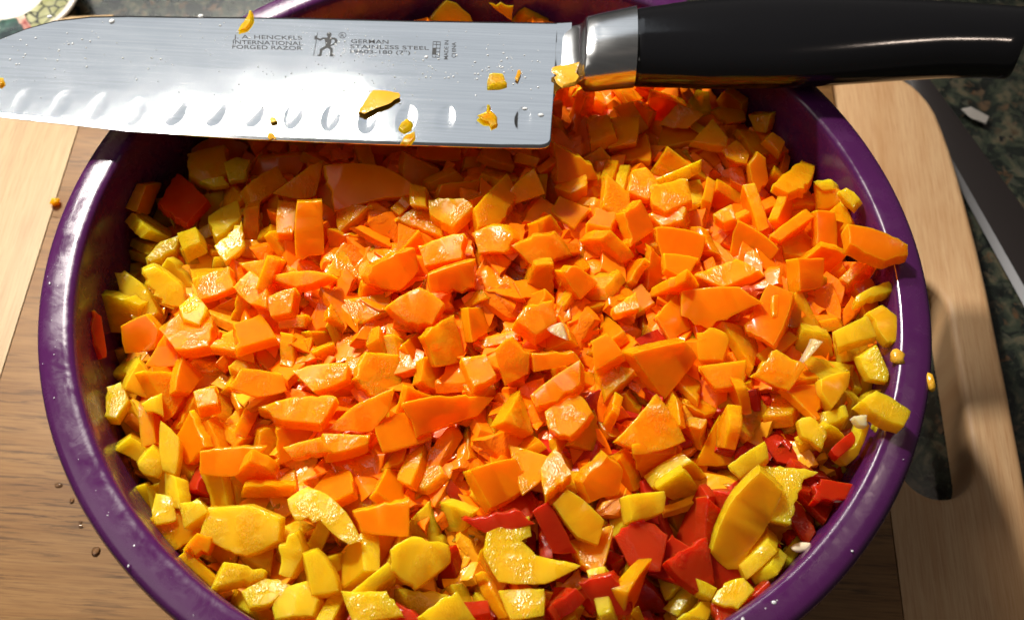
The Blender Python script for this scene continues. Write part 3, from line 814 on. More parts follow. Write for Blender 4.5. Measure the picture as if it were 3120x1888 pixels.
[26,'o',1152,-4924,9396,867,-115,-353,-334],
[4,'o',6219,5204,8834,606,128,341,707],
[9,'y',8389,-5264,8761,239,883,-400,-51],
[16,'o',5659,9178,8110,483,-177,-842,164],
[27,'o',2530,5368,8351,194,852,-268,405],
[2,'o',1430,4754,9032,212,835,-195,469],
[29,'o',-7700,-2649,8442,488,-233,-200,817],
[38,'y',-8680,5815,7740,830,146,-39,-536],
[17,'y',-9014,-5812,7617,607,718,-319,-123],
[25,'o',4832,897,9430,186,-166,305,-919],
[37,'o',3362,-754,8841,253,198,677,662],
[38,'o',-9134,5247,7677,320,-946,12,45],
[33,'o',-2770,10419,7567,117,411,-401,810],
[0,'o',5180,-2800,9377,263,931,213,-135],
[24,'y',-10930,390,7191,725,144,658,146],
[37,'o',6137,-6828,8593,14,577,560,-594],
[24,'o',-7129,-99,8840,961,127,147,196],
[13,'y',-5418,-9586,8320,728,-527,421,123],
[13,'o',-1256,-408,9300,70,-53,996,7],
[39,'o',6725,-892,9462,434,439,699,-361],
[33,'y',1229,-7577,8763,687,251,-661,-168],
[38,'o',-889,-4977,9042,726,62,211,651],
[7,'y',10646,-3095,9029,782,-202,-583,89],
[36,'o',-7530,1242,8513,85,127,-965,211],
[40,'o',1581,8316,8169,491,-402,-337,696],
[31,'o',-4128,-1848,9238,789,105,359,488],
[38,'o',6558,3322,8505,816,-152,-81,-552],
[36,'o',9061,5477,8241,608,-110,745,-250],
[14,'y',-2944,-10000,8332,247,967,-16,57],
[10,'o',-5324,7602,7846,289,872,392,40],
[43,'y',2749,-6795,8911,651,-378,13,-658],
[1,'o',-9373,935,7908,444,884,-149,-12],
[38,'o',-2319,-8805,8537,162,965,9,-208],
[4,'y',-7449,-7526,8506,426,67,201,-879],
[10,'o',4495,5703,8554,142,64,-935,-319],
[47,'o',3999,-3744,9286,837,423,50,-342],
[16,'o',-6296,-4492,9007,676,-418,-443,415],
[33,'o',-2082,6496,8739,409,-878,-246,30],
[10,'o',5180,2144,9291,343,-500,-682,410],
[1,'o',5946,-3570,9584,952,-236,38,-191],
[1,'y',1545,-9768,8912,191,41,-96,976],
[41,'r',-2534,-9985,8873,108,763,637,33],
[11,'o',-6247,497,8777,832,5,17,554],
[7,'y',5390,-8016,9028,75,-620,781,-7],
[42,'o',7247,2172,9110,147,13,541,-828],
[8,'o',1,-4413,9325,417,17,-495,763],
[15,'o',7444,-3664,9180,120,-24,26,-992],
[31,'o',-668,4489,9161,702,-506,-404,-296],
[3,'o',-7271,-104,8158,50,646,-729,-222],
[0,'o',9387,4247,8936,616,-75,168,765],
[22,'o',217,7933,8650,770,34,105,-629],
[19,'o',854,3667,9234,393,-357,562,-634],
[47,'y',-4531,-8486,8488,471,-809,268,-228],
[14,'r',3388,-9783,8493,104,-481,-680,544],
[24,'o',-7604,5770,7878,908,-43,-115,-401],
[46,'o',7929,-1729,9150,561,74,351,746],
[2,'o',-225,-837,9290,836,-126,411,-341],
[17,'o',4072,9699,7832,564,172,199,783],
[4,'y',6960,-7135,8966,219,-748,623,64],
[15,'o',-5393,5520,8487,514,746,420,49],
[3,'o',-9293,-1578,7789,312,76,-837,444],
[16,'o',-4110,7482,8441,640,-622,-163,-420],
[18,'y',5293,-5625,9433,348,-261,-792,-427],
[42,'r',3845,-7919,8464,717,-373,569,150],
[35,'o',-4087,6343,8459,944,-278,-115,-139],
[34,'r',1919,-7594,9317,526,405,595,454],
[7,'o',4699,9369,8305,947,-110,240,-184],
[36,'y',-7956,-5671,8401,252,595,-762,49],
[30,'o',-6053,8067,7991,60,-404,893,-190],
[4,'o',1800,6366,8476,14,888,-443,118],
[13,'o',-3665,9400,8045,316,-74,369,871],
[38,'o',9269,2283,8720,141,509,-849,13],
[12,'o',7014,-5550,9140,940,-325,-95,-45],
[25,'o',66,5895,8856,4,977,-183,-112],
[37,'o',1545,9695,7422,414,-535,495,-545],
[41,'o',-3888,-3890,9161,492,-143,241,824],
[42,'o',326,9720,7957,33,274,152,-949],
[8,'o',-5192,35,8938,792,568,-220,-28],
[6,'o',4044,4144,8918,333,-62,-417,843],
[6,'o',5584,4522,8865,38,474,-880,7],
[44,'y',-9787,-4415,7973,42,-486,-860,-148],
[36,'o',-6234,-1923,8456,830,-553,-77,-21],
[10,'o',1765,2503,9401,433,-54,-55,-898],
[11,'o',-4166,-919,8971,84,-9,420,-903],
[7,'o',-2184,-1459,9293,524,378,-337,-685],
[15,'o',6462,-1607,8956,190,-837,-463,221],
[28,'o',7468,7404,8046,985,144,60,76],
[14,'o',-7200,7445,8390,42,-985,-154,61],
[17,'o',-1895,8809,8527,152,-625,-717,-269],
[10,'o',-7929,4264,8239,398,789,284,372],
[8,'o',6178,451,9090,561,0,31,827],
[45,'o',-469,-1848,9544,239,656,-661,-277],
[44,'y',4565,-2084,9817,62,574,-816,35],
[26,'o',3964,-635,9604,282,99,-10,-954],
[21,'o',-505,-10035,8574,32,882,-191,-429],
[4,'o',2012,8537,8351,309,-748,381,-447],
[14,'o',-7076,-2644,8872,259,-411,689,-538],
[39,'y',10105,-2986,9264,426,-386,810,-116],
[27,'y',4027,-6683,9217,925,-216,-310,30],
[42,'o',1721,-4130,9500,131,-562,745,-335],
[34,'y',-4033,-9811,7840,282,-369,-886,-19],
[5,'o',-1594,-609,9731,91,-964,-248,21],
[43,'y',-427,-7101,9378,31,-302,-423,854],
[24,'o',-195,2747,9452,98,-984,-44,143],
[17,'y',-8677,1880,8374,202,-102,820,-526],
[44,'o',-3609,1976,9340,794,-559,58,-232],
[43,'o',3055,2843,9515,640,711,118,-265],
[46,'y',-9427,2393,8246,331,-545,-320,700],
[31,'o',-3924,-5278,9101,361,348,-641,-582],
[29,'o',7119,544,9377,586,-499,-221,599],
[26,'y',10014,-69,9149,810,-552,-34,194],
[30,'o',7968,5867,8239,21,-934,-349,78],
[32,'o',5715,6447,8805,21,404,-906,122],
[24,'o',-1271,-4066,8989,965,-91,236,63],
[13,'o',-2530,3640,9345,56,318,-324,889],
[1,'o',-5575,-5225,8967,61,-883,390,252],
[27,'o',-6671,2318,8602,470,-153,-210,844],
[15,'o',2439,-1484,9694,783,-16,-240,-574],
[27,'y',2506,-5861,9050,292,381,-877,15],
[38,'y',-9401,-75,7828,327,-943,-68,10],
[31,'o',-8247,-3891,8193,617,-372,-643,-261],
[10,'o',-1321,2060,9430,578,396,639,318],
[20,'o',240,-5973,9107,879,37,259,-400],
[2,'o',-1746,10243,7632,740,-29,43,671],
[7,'o',7641,4218,8872,422,284,494,-706],
[27,'o',1947,298,9586,194,819,521,-143],
[43,'y',-9660,4181,7722,129,-429,871,-202],
[28,'o',-3927,4430,8695,254,-680,672,-145],
[8,'o',5637,7616,8182,572,190,-172,-779],
[31,'o',-2072,-5516,9054,83,245,-106,-960],
[45,'y',9303,-3944,9431,505,516,-355,594],
[44,'o',-6810,4108,8352,556,142,-77,-815],
[46,'y',-1766,-7869,8691,212,-325,919,-63],
[36,'o',-5262,-8037,7979,626,779,-35,14],
[26,'y',-1354,-10892,8793,475,-121,835,250],
[7,'o',817,5638,9001,34,865,-487,-117],
[12,'o',4912,-4928,9314,198,-328,876,292],
[3,'o',5843,3621,9108,929,-155,74,329],
[20,'y',10406,-1222,9428,908,92,299,280],
[29,'y',-4921,-9071,8090,76,775,612,135],
[32,'o',2424,7016,8594,218,33,130,967],
[29,'y',-6632,-8220,8233,794,-414,341,285],
[22,'r',4318,-7413,9071,11,162,111,-980],
[0,'o',-1204,5442,9278,299,-579,756,66],
[46,'y',-1188,-7415,9261,95,-171,959,206],
[15,'o',5306,-815,9661,100,33,-993,-46],
[43,'o',-3329,-742,9818,332,-613,522,492],
[14,'o',-5323,6827,8230,344,496,-682,-414],
[39,'r',-7220,-6277,8577,55,907,21,-418],
[10,'o',-4564,4980,8659,428,405,248,768],
[22,'o',5719,-1817,9699,114,-133,2,-985],
[17,'o',8135,3577,8898,200,231,-662,-685],
[7,'o',6238,3428,8835,96,460,-871,143],
[29,'o',-1174,754,9529,998,-58,24,27],
[10,'o',4715,9435,7702,60,-587,-770,243],
[32,'o',-2619,936,9565,427,555,709,83],
[20,'o',7675,1909,9603,284,-912,294,33],
[31,'o',-3359,8240,8444,167,-698,-688,106],
[6,'o',-2897,9824,7571,89,398,-415,813],
[38,'o',2741,-3751,9460,921,288,92,245],
[20,'o',-5650,9293,8122,683,609,244,321],
[42,'o',-6684,-3203,8849,756,31,158,634],
[6,'o',-2859,-6516,9119,835,225,-122,488],
[20,'y',-3303,-9902,8953,330,-701,-317,546],
[45,'y',-9293,-5427,8354,453,843,-2,-291],
[10,'o',-7015,5226,8189,236,-782,-21,576],
[31,'o',1131,-6661,9131,62,-328,924,-187],
[21,'y',-835,10419,7973,715,133,-663,-179],
[5,'o',-356,-4752,9098,430,214,282,830],
[47,'o',6114,500,9707,584,271,470,605],
[46,'o',2955,-4707,9605,244,-290,118,-918],
[9,'o',540,-4611,9577,677,-305,197,-641],
[38,'o',4773,642,9734,514,-41,344,-785],
[46,'o',8836,4909,8636,356,-458,-615,-533],
[22,'y',-10141,2771,8136,57,166,981,76],
[32,'r',9111,-5909,9260,239,686,-676,122],
[13,'o',-1534,7637,9032,402,-287,-863,106],
[5,'y',6725,-8884,8991,716,-419,-523,-197],
[8,'o',8666,6718,8542,871,-48,19,-489],
[27,'o',1017,10721,7937,972,-93,-96,194],
[37,'y',-9023,560,8333,390,297,-218,844],
[12,'o',-2986,7247,8697,307,236,-80,919],
[15,'o',-6675,3192,8843,123,356,-348,859],
[28,'o',8469,-3237,9551,823,-254,22,507],
[23,'o',3542,1837,9464,99,-476,-558,672],
[21,'o',5513,5228,9150,314,868,-384,-17],
[45,'o',-4914,-5129,9255,112,247,-941,-201],
[24,'o',10743,1760,8939,739,-411,231,481],
[13,'o',-5606,-606,9234,203,103,126,966],
[31,'y',-8397,-6512,7987,413,-503,-709,273],
[27,'o',897,7487,8543,95,410,-901,103],
[12,'y',7917,-6043,9088,69,494,-197,844],
[1,'y',-5354,-6790,8521,213,540,809,-88],
[0,'o',8713,-727,9444,184,92,-62,977],
[10,'o',-2780,-2625,9521,844,-165,450,-242],
[27,'o',-4882,-2978,9166,462,435,-705,-318],
[15,'o',-8918,-3573,8667,140,348,57,925],
[8,'o',4643,5358,9008,169,-399,889,-147],
[21,'o',1261,3305,9331,695,74,714,35],
[40,'o',-8703,-1167,8335,521,-459,-278,-664],
[29,'o',6671,7376,8560,750,152,-189,616],
[43,'o',6622,8410,7914,296,230,-260,890],
[19,'o',2640,3898,9280,843,-58,-234,-481],
[10,'o',-4620,8976,8349,436,268,435,-741],
[31,'o',975,-2431,9863,460,-234,-387,-765],
[18,'o',-8936,5180,8147,337,-909,222,101],
[23,'y',2323,-10406,8636,318,-63,-881,-346],
[22,'o',2799,8730,7830,133,-517,715,451],
[7,'o',6658,-2066,9788,56,-321,-94,-941],
[32,'o',-3089,4132,9156,478,-201,-182,-836],
[46,'o',-1387,3090,9114,512,-790,-336,4],
[39,'y',-3428,-8290,8711,25,306,-789,532],
[6,'o',-8413,6803,7943,772,-330,-479,257],
[15,'o',672,-1100,9441,67,-352,904,234],
[37,'r',6231,-6487,8729,633,221,730,132],
[18,'o',-7405,1922,8922,671,329,-569,-344],
[47,'o',-7880,-4255,8559,321,-730,-603,-19],
[20,'y',3067,-6813,9204,859,-134,353,345],
[36,'o',-5393,3463,8887,75,-103,-961,-244],
[27,'o',1629,-9139,9252,321,896,104,-288],
[0,'o',4828,6820,8329,441,452,-19,-775],
[26,'o',-3414,2445,9324,123,-956,251,85],
[39,'y',-10562,-1096,7564,737,-133,653,-116],
[32,'o',6690,-4724,9382,34,300,-950,-79],
[44,'o',-7220,-1027,8975,838,432,-46,330],
[31,'y',4150,-9414,8688,851,129,-218,-460],
[5,'o',777,9192,8494,782,99,-155,595],
[4,'o',-1783,-2711,9507,369,-322,-863,123],
[2,'o',2881,-662,9408,81,-57,970,-224],
[17,'o',-402,8620,8505,180,294,670,-657],
[42,'o',906,703,9733,551,-715,-85,-422],
[26,'y',-1068,-9299,8894,150,-968,-25,-202],
[19,'o',10414,2856,9273,63,-839,-165,-514],
[1,'y',883,-10716,8784,147,487,-838,-196],
[20,'y',-10580,1178,7852,374,879,-279,100],
[12,'o',2471,10062,8073,660,181,295,-667],
[33,'o',-5004,1428,9104,499,-69,-756,418],
[29,'o',6796,-2634,9305,63,966,248,34],
[29,'y',-8984,2856,8127,122,261,-936,-203],
[16,'o',3538,5813,8751,146,-405,136,892],
[47,'o',-6222,6824,8190,151,939,-286,-115],
[24,'r',3067,-8707,8850,189,-740,643,-54],
[25,'o',740,4352,9692,624,-437,-286,-581],
[23,'y',-5509,-8063,8629,1,-699,-714,31],
[4,'o',-5404,-1691,9150,475,599,546,-343],
[19,'y',9185,-4375,9517,613,-696,-352,-127],
[34,'o',-7216,-4102,8551,684,-53,179,-705],
[32,'o',5186,7787,8670,205,-469,625,589],
[7,'o',-2211,-2627,9451,269,399,126,867],
[13,'o',9139,2240,9171,989,-84,124,15],
[40,'o',394,-1923,9544,786,-463,-324,-252],
[8,'o',7323,-3787,9537,443,-14,32,-896],
[3,'o',-7759,3342,8304,368,-708,201,-569],
[23,'o',3541,2724,10027,107,-661,-742,14],
[8,'o',1634,7922,8805,690,274,-438,508],
[27,'o',-7882,-2232,8767,109,-937,164,-288],
[38,'o',-9048,-2642,8750,267,137,93,-949],
[33,'o',1366,5394,9446,457,321,-826,-72],
[35,'o',-5256,509,8961,581,-789,79,-183],
[17,'o',-1818,9369,8141,812,435,-226,-317],
[9,'y',203,-6345,9457,131,237,-110,956],
[30,'o',-267,1831,9807,21,198,-979,48],
[5,'o',7865,6010,8577,551,-74,36,-830],
[24,'y',-7619,2442,8385,1,-73,-984,-165],
[16,'o',2027,9333,7956,237,-618,-625,-414],
[10,'o',-248,-3549,9245,132,51,-664,-734],
[11,'o',-2016,-4378,9267,18,677,-522,-519],
[21,'o',-4293,8329,8316,833,188,-253,-454],
[38,'o',8303,-1626,9512,698,375,573,-209],
[8,'o',-58,-733,9898,659,646,383,-46],
[11,'o',-7593,-7720,8795,212,-961,-175,-10],
[14,'o',-2114,4688,9086,310,-220,-498,-780],
[8,'y',-9260,-28,8350,143,-327,-886,-295],
[21,'y',-3876,-7698,8978,607,431,644,175],
[23,'o',5912,1777,9725,929,113,-316,-154],
[33,'o',5411,4722,9508,211,-25,-453,866],
[47,'o',2291,324,9946,926,-225,88,291],
[38,'o',-8036,-646,8291,174,-186,104,-962],
[35,'o',-2257,7916,8549,0,985,170,-4],
[0,'r',5362,-7934,9342,75,-553,830,0],
[16,'o',-4367,6947,8784,534,99,-491,681],
[9,'o',3919,-2114,9905,395,301,-289,-818],
[3,'r',-226,-8349,8586,74,-583,-672,-452],
[9,'y',-3904,-10098,8116,365,-203,210,-884],
[27,'o',3980,429,9675,278,-572,685,-354],
[46,'o',5647,-12,9396,65,-936,324,125],
[21,'o',-3770,9908,8160,250,715,588,-283],
[10,'o',-2282,-7991,9161,477,-289,768,-314],
[29,'o',-6868,2380,8889,783,223,-129,-566],
[19,'o',25,3893,9382,508,-79,269,814],
[40,'o',-6515,-1693,8660,254,293,777,-496],
[12,'o',7568,8097,8656,123,-599,-436,-660],
[15,'o',6547,-1726,9225,747,224,186,597],
[31,'o',-6146,8317,8429,215,426,-352,805],
[18,'y',9516,526,9372,169,-796,492,310],
[13,'r',196,-9872,9265,112,139,-922,-344],
[36,'o',-4246,3558,9037,56,-599,-368,-709],
[16,'o',5763,6834,9296,953,260,-42,-149],
[36,'o',-2237,-5504,9334,230,-202,942,-135],
[6,'o',2932,-5628,9381,803,255,500,199],
[31,'o',-4324,-2813,9194,356,-877,-152,284],
[9,'o',3731,6610,8191,154,965,-205,-43],
[34,'o',255,6152,9146,39,-972,-204,106],
[35,'y',-7767,7845,8124,431,659,-105,608],
[33,'o',2182,2432,9875,33,949,-314,18],
[20,'o',1848,-1935,9875,310,-25,950,27],
[15,'y',9535,-3174,9257,139,343,62,-927],
[18,'o',-7357,-5322,8754,922,198,-317,104],
[31,'y',1460,-10170,9427,854,65,375,354],
[7,'o',8827,-550,9767,964,56,95,-243],
[37,'y',6861,-8059,8880,90,-357,-925,89],
[31,'o',3432,7874,8345,548,-546,-10,634],
[38,'o',-4398,1851,9618,178,-562,807,8],
[20,'o',-2159,2093,9477,498,11,-38,-866],
[47,'o',-1342,6172,8915,502,-445,-734,107],
[16,'y',-6418,-6527,8693,348,-895,194,-201],
[43,'o',418,7286,9007,7,269,-960,76],
[10,'o',-297,9644,8229,331,642,-675,-149],
[25,'r',2153,-6884,9217,592,457,-523,-409],
[7,'o',-6568,-75,9191,902,61,69,422],
[15,'o',-6156,6126,8406,306,-948,-58,-72],
[34,'o',4375,9542,8098,753,-208,162,-602],
[20,'y',3887,-9590,8944,127,-854,454,-219],
[10,'o',-7592,5975,8265,752,642,-152,8],
[14,'o',7161,3855,8966,157,119,-557,807],
[43,'y',5293,-5937,9719,279,358,-419,786],
[23,'o',3528,3877,9328,457,450,231,732],
[46,'o',-6102,4029,8728,389,-215,876,-191],
[27,'o',3264,-515,9801,220,964,-39,142],
[9,'o',5316,497,10202,11,-574,817,57],
[12,'o',6651,-4489,10147,748,-28,-663,-3],
[23,'y',-2435,-10617,9321,43,-983,165,-65],
[26,'o',-6704,-8872,8753,628,715,-197,-235],
[43,'o',-5076,9074,8281,278,431,-310,-801],
[2,'o',-5543,4390,8966,884,-340,114,-300],
[29,'o',-8165,-4493,8093,627,17,307,-716],
[40,'o',-6025,1096,9242,807,-94,216,-541],
[19,'o',3048,10015,8420,280,-609,-712,-208],
[11,'o',-2650,-6907,9268,250,-923,-285,-63],
[36,'o',-1036,9857,8268,413,344,590,-602],
[6,'o',2837,5865,8884,781,22,-501,373],
[24,'o',1052,1369,9571,826,246,-198,-467],
[34,'o',-7133,-1435,8944,672,389,-193,600],
[31,'o',10040,1292,9151,229,-640,674,-288],
[37,'o',-6564,8426,8246,767,557,291,134],
[7,'o',6794,8348,8241,299,-930,122,175],
[20,'o',-3562,5094,9248,102,97,-984,109],
[19,'r',4388,-7558,9640,4,-648,762,10],
[40,'o',-3082,-1408,9560,128,-15,39,991],
[15,'o',1091,6951,9009,7,339,-727,-597],
[45,'o',-5219,2821,8945,138,-356,-899,-215],
[5,'o',6863,-3185,9667,67,-976,-207,-10],
[28,'y',994,-10574,9239,17,862,-432,-262],
[42,'o',7888,3292,9460,578,-539,411,-454],
[27,'o',8620,-2441,9572,269,939,-140,159],
[21,'o',6805,-498,9742,235,93,820,-513],
[38,'o',-6218,5279,8275,510,-498,-188,-676],
[15,'o',6431,3514,9495,633,-235,664,-321],
[44,'y',6134,6993,8828,851,-470,170,-159],
[37,'o',-4887,-6023,8475,447,296,591,602],
[35,'o',5403,-2367,9736,595,437,-434,516],
[17,'o',2874,-2521,9433,165,53,-983,61],
[32,'o',-8727,-3772,8925,61,352,27,934],
[8,'o',-318,887,9537,24,625,779,-47],
[41,'r',1075,-6705,9465,175,412,890,-90],
[1,'o',-7249,6624,8833,873,223,281,-331],
[43,'r',4529,-8731,8790,336,201,-453,801],
[28,'o',9760,2920,9132,350,-828,126,-420],
[26,'y',-6739,-6701,8871,708,401,-21,-581],
[45,'y',-2738,-8392,9361,436,-122,891,-36],
[24,'o',-2906,7394,9158,515,238,-25,823],
[1,'o',-1423,-3159,9673,246,-354,131,-893],
[6,'o',364,10530,8026,571,74,570,587],
[31,'o',776,-4422,9805,351,439,-822,-90],
[40,'o',-2851,8997,8384,241,700,587,-326],
[45,'o',-6472,-2318,9704,139,327,-919,173],
[40,'o',-990,8923,8567,267,607,716,219],
[42,'o',-2646,9873,8281,137,415,-870,227],
[22,'o',2845,7946,8692,109,825,497,-244],
[6,'o',-6567,-3144,9188,920,-122,85,-362],
[35,'o',5120,-3995,9779,502,-156,842,-120],
[28,'r',6751,-6299,9539,66,-335,-197,919],
[47,'o',-208,-1544,9871,892,132,341,267],
[23,'y',10912,-1835,8796,305,-659,-191,660],
[34,'r',9225,-5015,8913,104,-56,-841,-527],
[12,'r',-1496,-10072,9158,910,55,-143,384],
[20,'o',9683,1500,9579,96,-361,741,558],
[3,'y',-8174,-6547,8311,89,-846,-23,526],
[40,'o',4211,5317,9223,37,-874,432,-220],
[4,'o',-4648,6769,8062,767,-62,-87,633],
[34,'o',-5356,-6638,9349,803,592,-49,55],
[13,'y',-10584,-1252,8378,258,-606,-681,-319],
[47,'o',-2695,2418,9720,389,249,-562,-686],
[29,'o',-1355,5075,9392,410,279,126,-859],
[12,'y',9246,-1450,9633,764,359,-259,469],
[26,'o',3162,8922,8208,787,-440,72,-426],
[15,'o',-8683,6127,8319,59,-945,81,-313],
[3,'o',-8284,2975,8483,525,-278,-307,744],
[7,'o',5374,8775,8440,289,170,388,-858],
[19,'o',-2926,-3448,9864,138,-972,-79,173],
[7,'o',1390,9867,8627,60,937,170,301],
[6,'o',4139,2938,9507,137,-173,955,-197],
[43,'y',-11003,-132,7744,381,612,-417,-554],
[1,'o',2311,3454,9771,613,-243,18,752],
[15,'o',-1326,-6107,9497,177,-231,113,950],
[19,'o',-380,6751,8998,520,811,-2,-269],
[38,'r',2897,-10519,8839,6,351,-855,-383],
[5,'o',4802,1612,9706,57,312,-921,226],
[15,'o',2357,-5252,9597,354,-295,-886,49],
[25,'o',8105,6337,8856,808,-146,43,-569],
[20,'o',3321,1090,10027,671,664,-34,-327],
[39,'r',8640,-6352,8920,420,-448,-458,-643],
[6,'y',845,-7643,8761,629,407,-588,-305],
[29,'o',-991,2435,9852,797,-400,26,452],
[6,'o',4383,6338,8510,854,-292,-291,-317],
[32,'r',6458,-8296,9352,45,469,-873,-127],
[24,'y',2624,-9825,9030,485,-644,-592,-17],
[30,'o',601,4987,9215,874,214,106,-424],
[22,'r',2372,-9260,9591,485,439,756,-6],
[20,'o',3212,51,9908,542,-16,-261,-799],
[38,'o',-4243,-61,9680,54,977,-193,-78],
[4,'o',290,6169,9468,46,-957,-266,103],
[2,'o',1430,-5849,10037,79,982,170,23],
[46,'o',64,874,9915,919,-46,135,367],
[34,'y',3244,6666,8856,61,265,-566,778],
[32,'o',7218,-1607,9772,739,-203,165,-621],
[43,'y',-1832,-8110,9299,811,-184,-551,68],
[0,'o',-4114,-1385,9533,729,145,344,574],
[5,'o',465,1235,10089,911,-44,136,386],
[0,'o',-7724,-5333,8967,174,376,848,331],
[15,'y',7568,-7841,9429,461,-546,47,698],
[1,'o',5234,2368,9980,133,-27,987,-91],
[22,'o',-1811,9832,8467,97,794,541,-258],
[21,'o',-3667,9783,8789,23,601,-799,15],
[46,'o',5688,-3040,9806,58,-163,-957,233],
[45,'o',-4018,-3604,9408,264,906,317,-93],
[19,'y',-10568,1634,8686,345,894,-5,-285],
[34,'o',-1646,-5834,9605,731,-254,-55,632],
[41,'y',-10614,1530,7983,716,-290,258,580],
[1,'o',-4816,8025,8552,149,-737,594,-285],
[8,'o',1336,-1354,10006,248,732,598,211],
[43,'o',-180,4577,9626,73,-150,-981,100],
[3,'o',8773,-3309,9982,154,750,-643,-9],
[31,'o',664,-8237,9218,739,-15,401,542],
[30,'o',-1762,-4190,9788,14,-416,309,-855],
[22,'o',6571,527,9665,199,471,269,816],
[41,'o',-5708,7877,8530,466,-558,-676,123],
[8,'o',-4192,4270,9247,426,-303,-615,590],
[31,'o',1391,8878,8818,633,126,-152,748],
[23,'o',-6317,-310,9761,331,-614,-178,694],
[5,'o',3090,-7891,9484,208,144,961,-113],
[32,'o',-6065,5548,8788,906,-347,17,244],
[29,'o',-720,8087,9005,883,-415,-213,55],
[11,'o',-4487,6199,8934,181,193,925,-271],
[36,'o',-5,9587,8533,514,200,291,782],
[25,'o',1610,4226,9375,524,-663,236,480],
[13,'o',3769,5845,9481,45,-156,1,987],
[22,'o',-2405,-1636,9796,513,-317,744,-288],
[37,'o',7170,2713,9282,285,-99,435,-848],
[38,'o',4310,10013,8641,152,986,68,-1],
[40,'y',-2167,-8983,9331,189,-290,650,-677],
[12,'o',-5712,-6258,9357,751,558,-216,281],
[46,'o',-5129,-6314,8845,901,-74,-186,-385],
[27,'o',-89,-3491,9721,944,-204,59,252],
[24,'o',3434,-1888,9950,94,909,-160,373],
[2,'o',-2231,8017,8883,839,-2,3,-544],
[10,'y',5374,4162,9556,403,854,-52,326],
[35,'y',3933,3808,9386,852,-34,507,-127],
[3,'o',1840,6114,9143,89,-484,-100,-865],
[26,'r',5918,-6706,9309,788,-153,-355,479],
[15,'o',6942,-3466,10237,621,-541,434,-366],
[39,'r',-512,-8358,8998,318,-191,868,329],
[6,'o',3559,-4087,9844,292,739,138,592],
[27,'o',-4114,-9653,8597,23,-226,967,-112],
[22,'y',286,-10868,9303,229,-916,131,-302],
[19,'o',10718,977,9685,697,-570,-435,21],
[22,'o',754,-5857,9682,845,-282,111,-440],
[7,'o',-6227,1983,9060,180,455,-485,725],
[28,'o',-7035,4223,8896,57,-21,925,374],
[26,'o',6121,8584,8563,695,111,454,546],
[23,'o',-7894,5588,8695,825,23,-136,-548],
[12,'o',1947,899,9866,579,-570,246,528],
[13,'o',-1200,-2567,10223,486,324,98,805],
[34,'y',-4871,-7773,9006,165,331,-914,169],
[32,'o',-2054,1767,9875,902,-12,-38,-431],
[31,'o',7294,5764,8851,238,-711,-22,-662],
[7,'o',1519,9613,8318,943,18,-318,-98],
[6,'o',3169,1918,10119,130,740,659,36],
[9,'o',-8261,-3594,9006,40,931,-96,-351],
[23,'y',-8215,-137,8700,987,-139,-80,-12],
[43,'o',-2098,5743,9069,98,598,794,-51],
[7,'o',5396,127,9805,40,-924,378,42],
[3,'o',-7597,7351,8796,483,-43,60,-873],
[0,'o',3908,8288,8752,344,-310,-66,-884],
[4,'o',-1925,4597,9722,151,61,-963,-215],
[24,'o',3269,9257,8467,629,-315,-86,-705],
[4,'o',-1960,-5147,9957,80,200,-975,-47],
[19,'o',686,11063,8561,206,145,-657,711],
[24,'o',951,-4516,10144,902,-171,320,-233],
[18,'o',3995,-8962,9698,381,309,-724,-486],
[27,'o',-6992,-2517,9390,155,-10,-173,-973],
[38,'o',3532,-3152,9898,73,-606,792,-12],
[47,'o',-1277,3025,9625,30,-169,380,-909],
[5,'o',-72,-5069,9427,434,-357,108,-820],
[44,'y',5983,3772,9361,726,-138,-102,-666],
[40,'o',-4281,978,9443,254,-337,-853,-308],
[5,'o',4607,-5320,9677,601,213,493,-592],
[11,'o',-1153,8836,8860,69,344,-31,-936],
[27,'r',3435,-10183,9367,65,258,-459,847],
[20,'o',-8988,-4817,8622,347,-497,-629,488],
[34,'r',8531,-6425,9436,61,-480,-873,-66],
[47,'o',1370,-78,10064,393,-615,-597,-334],
[42,'o',8870,2513,9681,187,-328,643,-667],
[30,'o',-3333,-1387,9863,204,1,-42,-978],
[35,'o',-2710,6609,9066,75,763,-471,437],
[1,'o',1516,1485,10036,138,422,-51,894],
[33,'o',2513,7229,9258,670,141,683,-253],
[8,'o',11042,190,9495,15,649,750,-129],
[20,'o',5374,1314,10214,161,-984,82,9],
[34,'o',6645,1425,9587,288,-376,-567,674],
[19,'o',946,10697,8677,533,-555,488,411],
[34,'o',5206,8221,8422,228,243,144,-932],
[2,'y',9608,-2320,9665,139,643,-749,82],
[22,'o',-5086,4885,8737,728,58,-621,286],
[11,'o',5208,-1171,9973,395,-76,79,-912],
[23,'o',-3618,6242,9201,320,815,-473,-102],
[27,'o',-3001,8728,8907,29,-988,-153,-1],
[32,'o',8739,3299,9342,498,-587,-590,243],
[12,'o',4366,7175,8767,93,-756,-496,-417],
[19,'o',-5072,6547,8725,812,37,582,1],
[23,'r',6243,-7054,9595,327,-556,-764,-14],
[16,'y',-7794,-6781,9010,563,-242,-393,685],
[9,'o',-4123,-6461,8839,54,383,401,-830],
[9,'o',2291,-793,9936,252,460,-145,839],
[44,'y',2199,-6111,9722,236,962,-114,80],
[10,'o',2667,-3040,9642,974,-34,223,15],
[39,'y',-6424,-7878,8709,296,-568,749,172],
[40,'o',5297,-204,10308,461,573,-476,482],
[16,'o',-6993,5350,8947,803,-453,288,259],
[26,'r',8971,-5282,9167,519,-835,117,142],
[45,'o',-2919,10430,8747,150,223,761,-591],
[11,'o',-6596,8643,8798,291,54,-480,-826],
[25,'o',4132,6852,9077,836,188,45,-513],
[12,'o',-3584,-6663,9568,145,934,296,136],
[45,'o',4103,1972,10277,239,361,-891,-137],
[19,'o',-2303,5492,9469,662,-41,-105,-741],
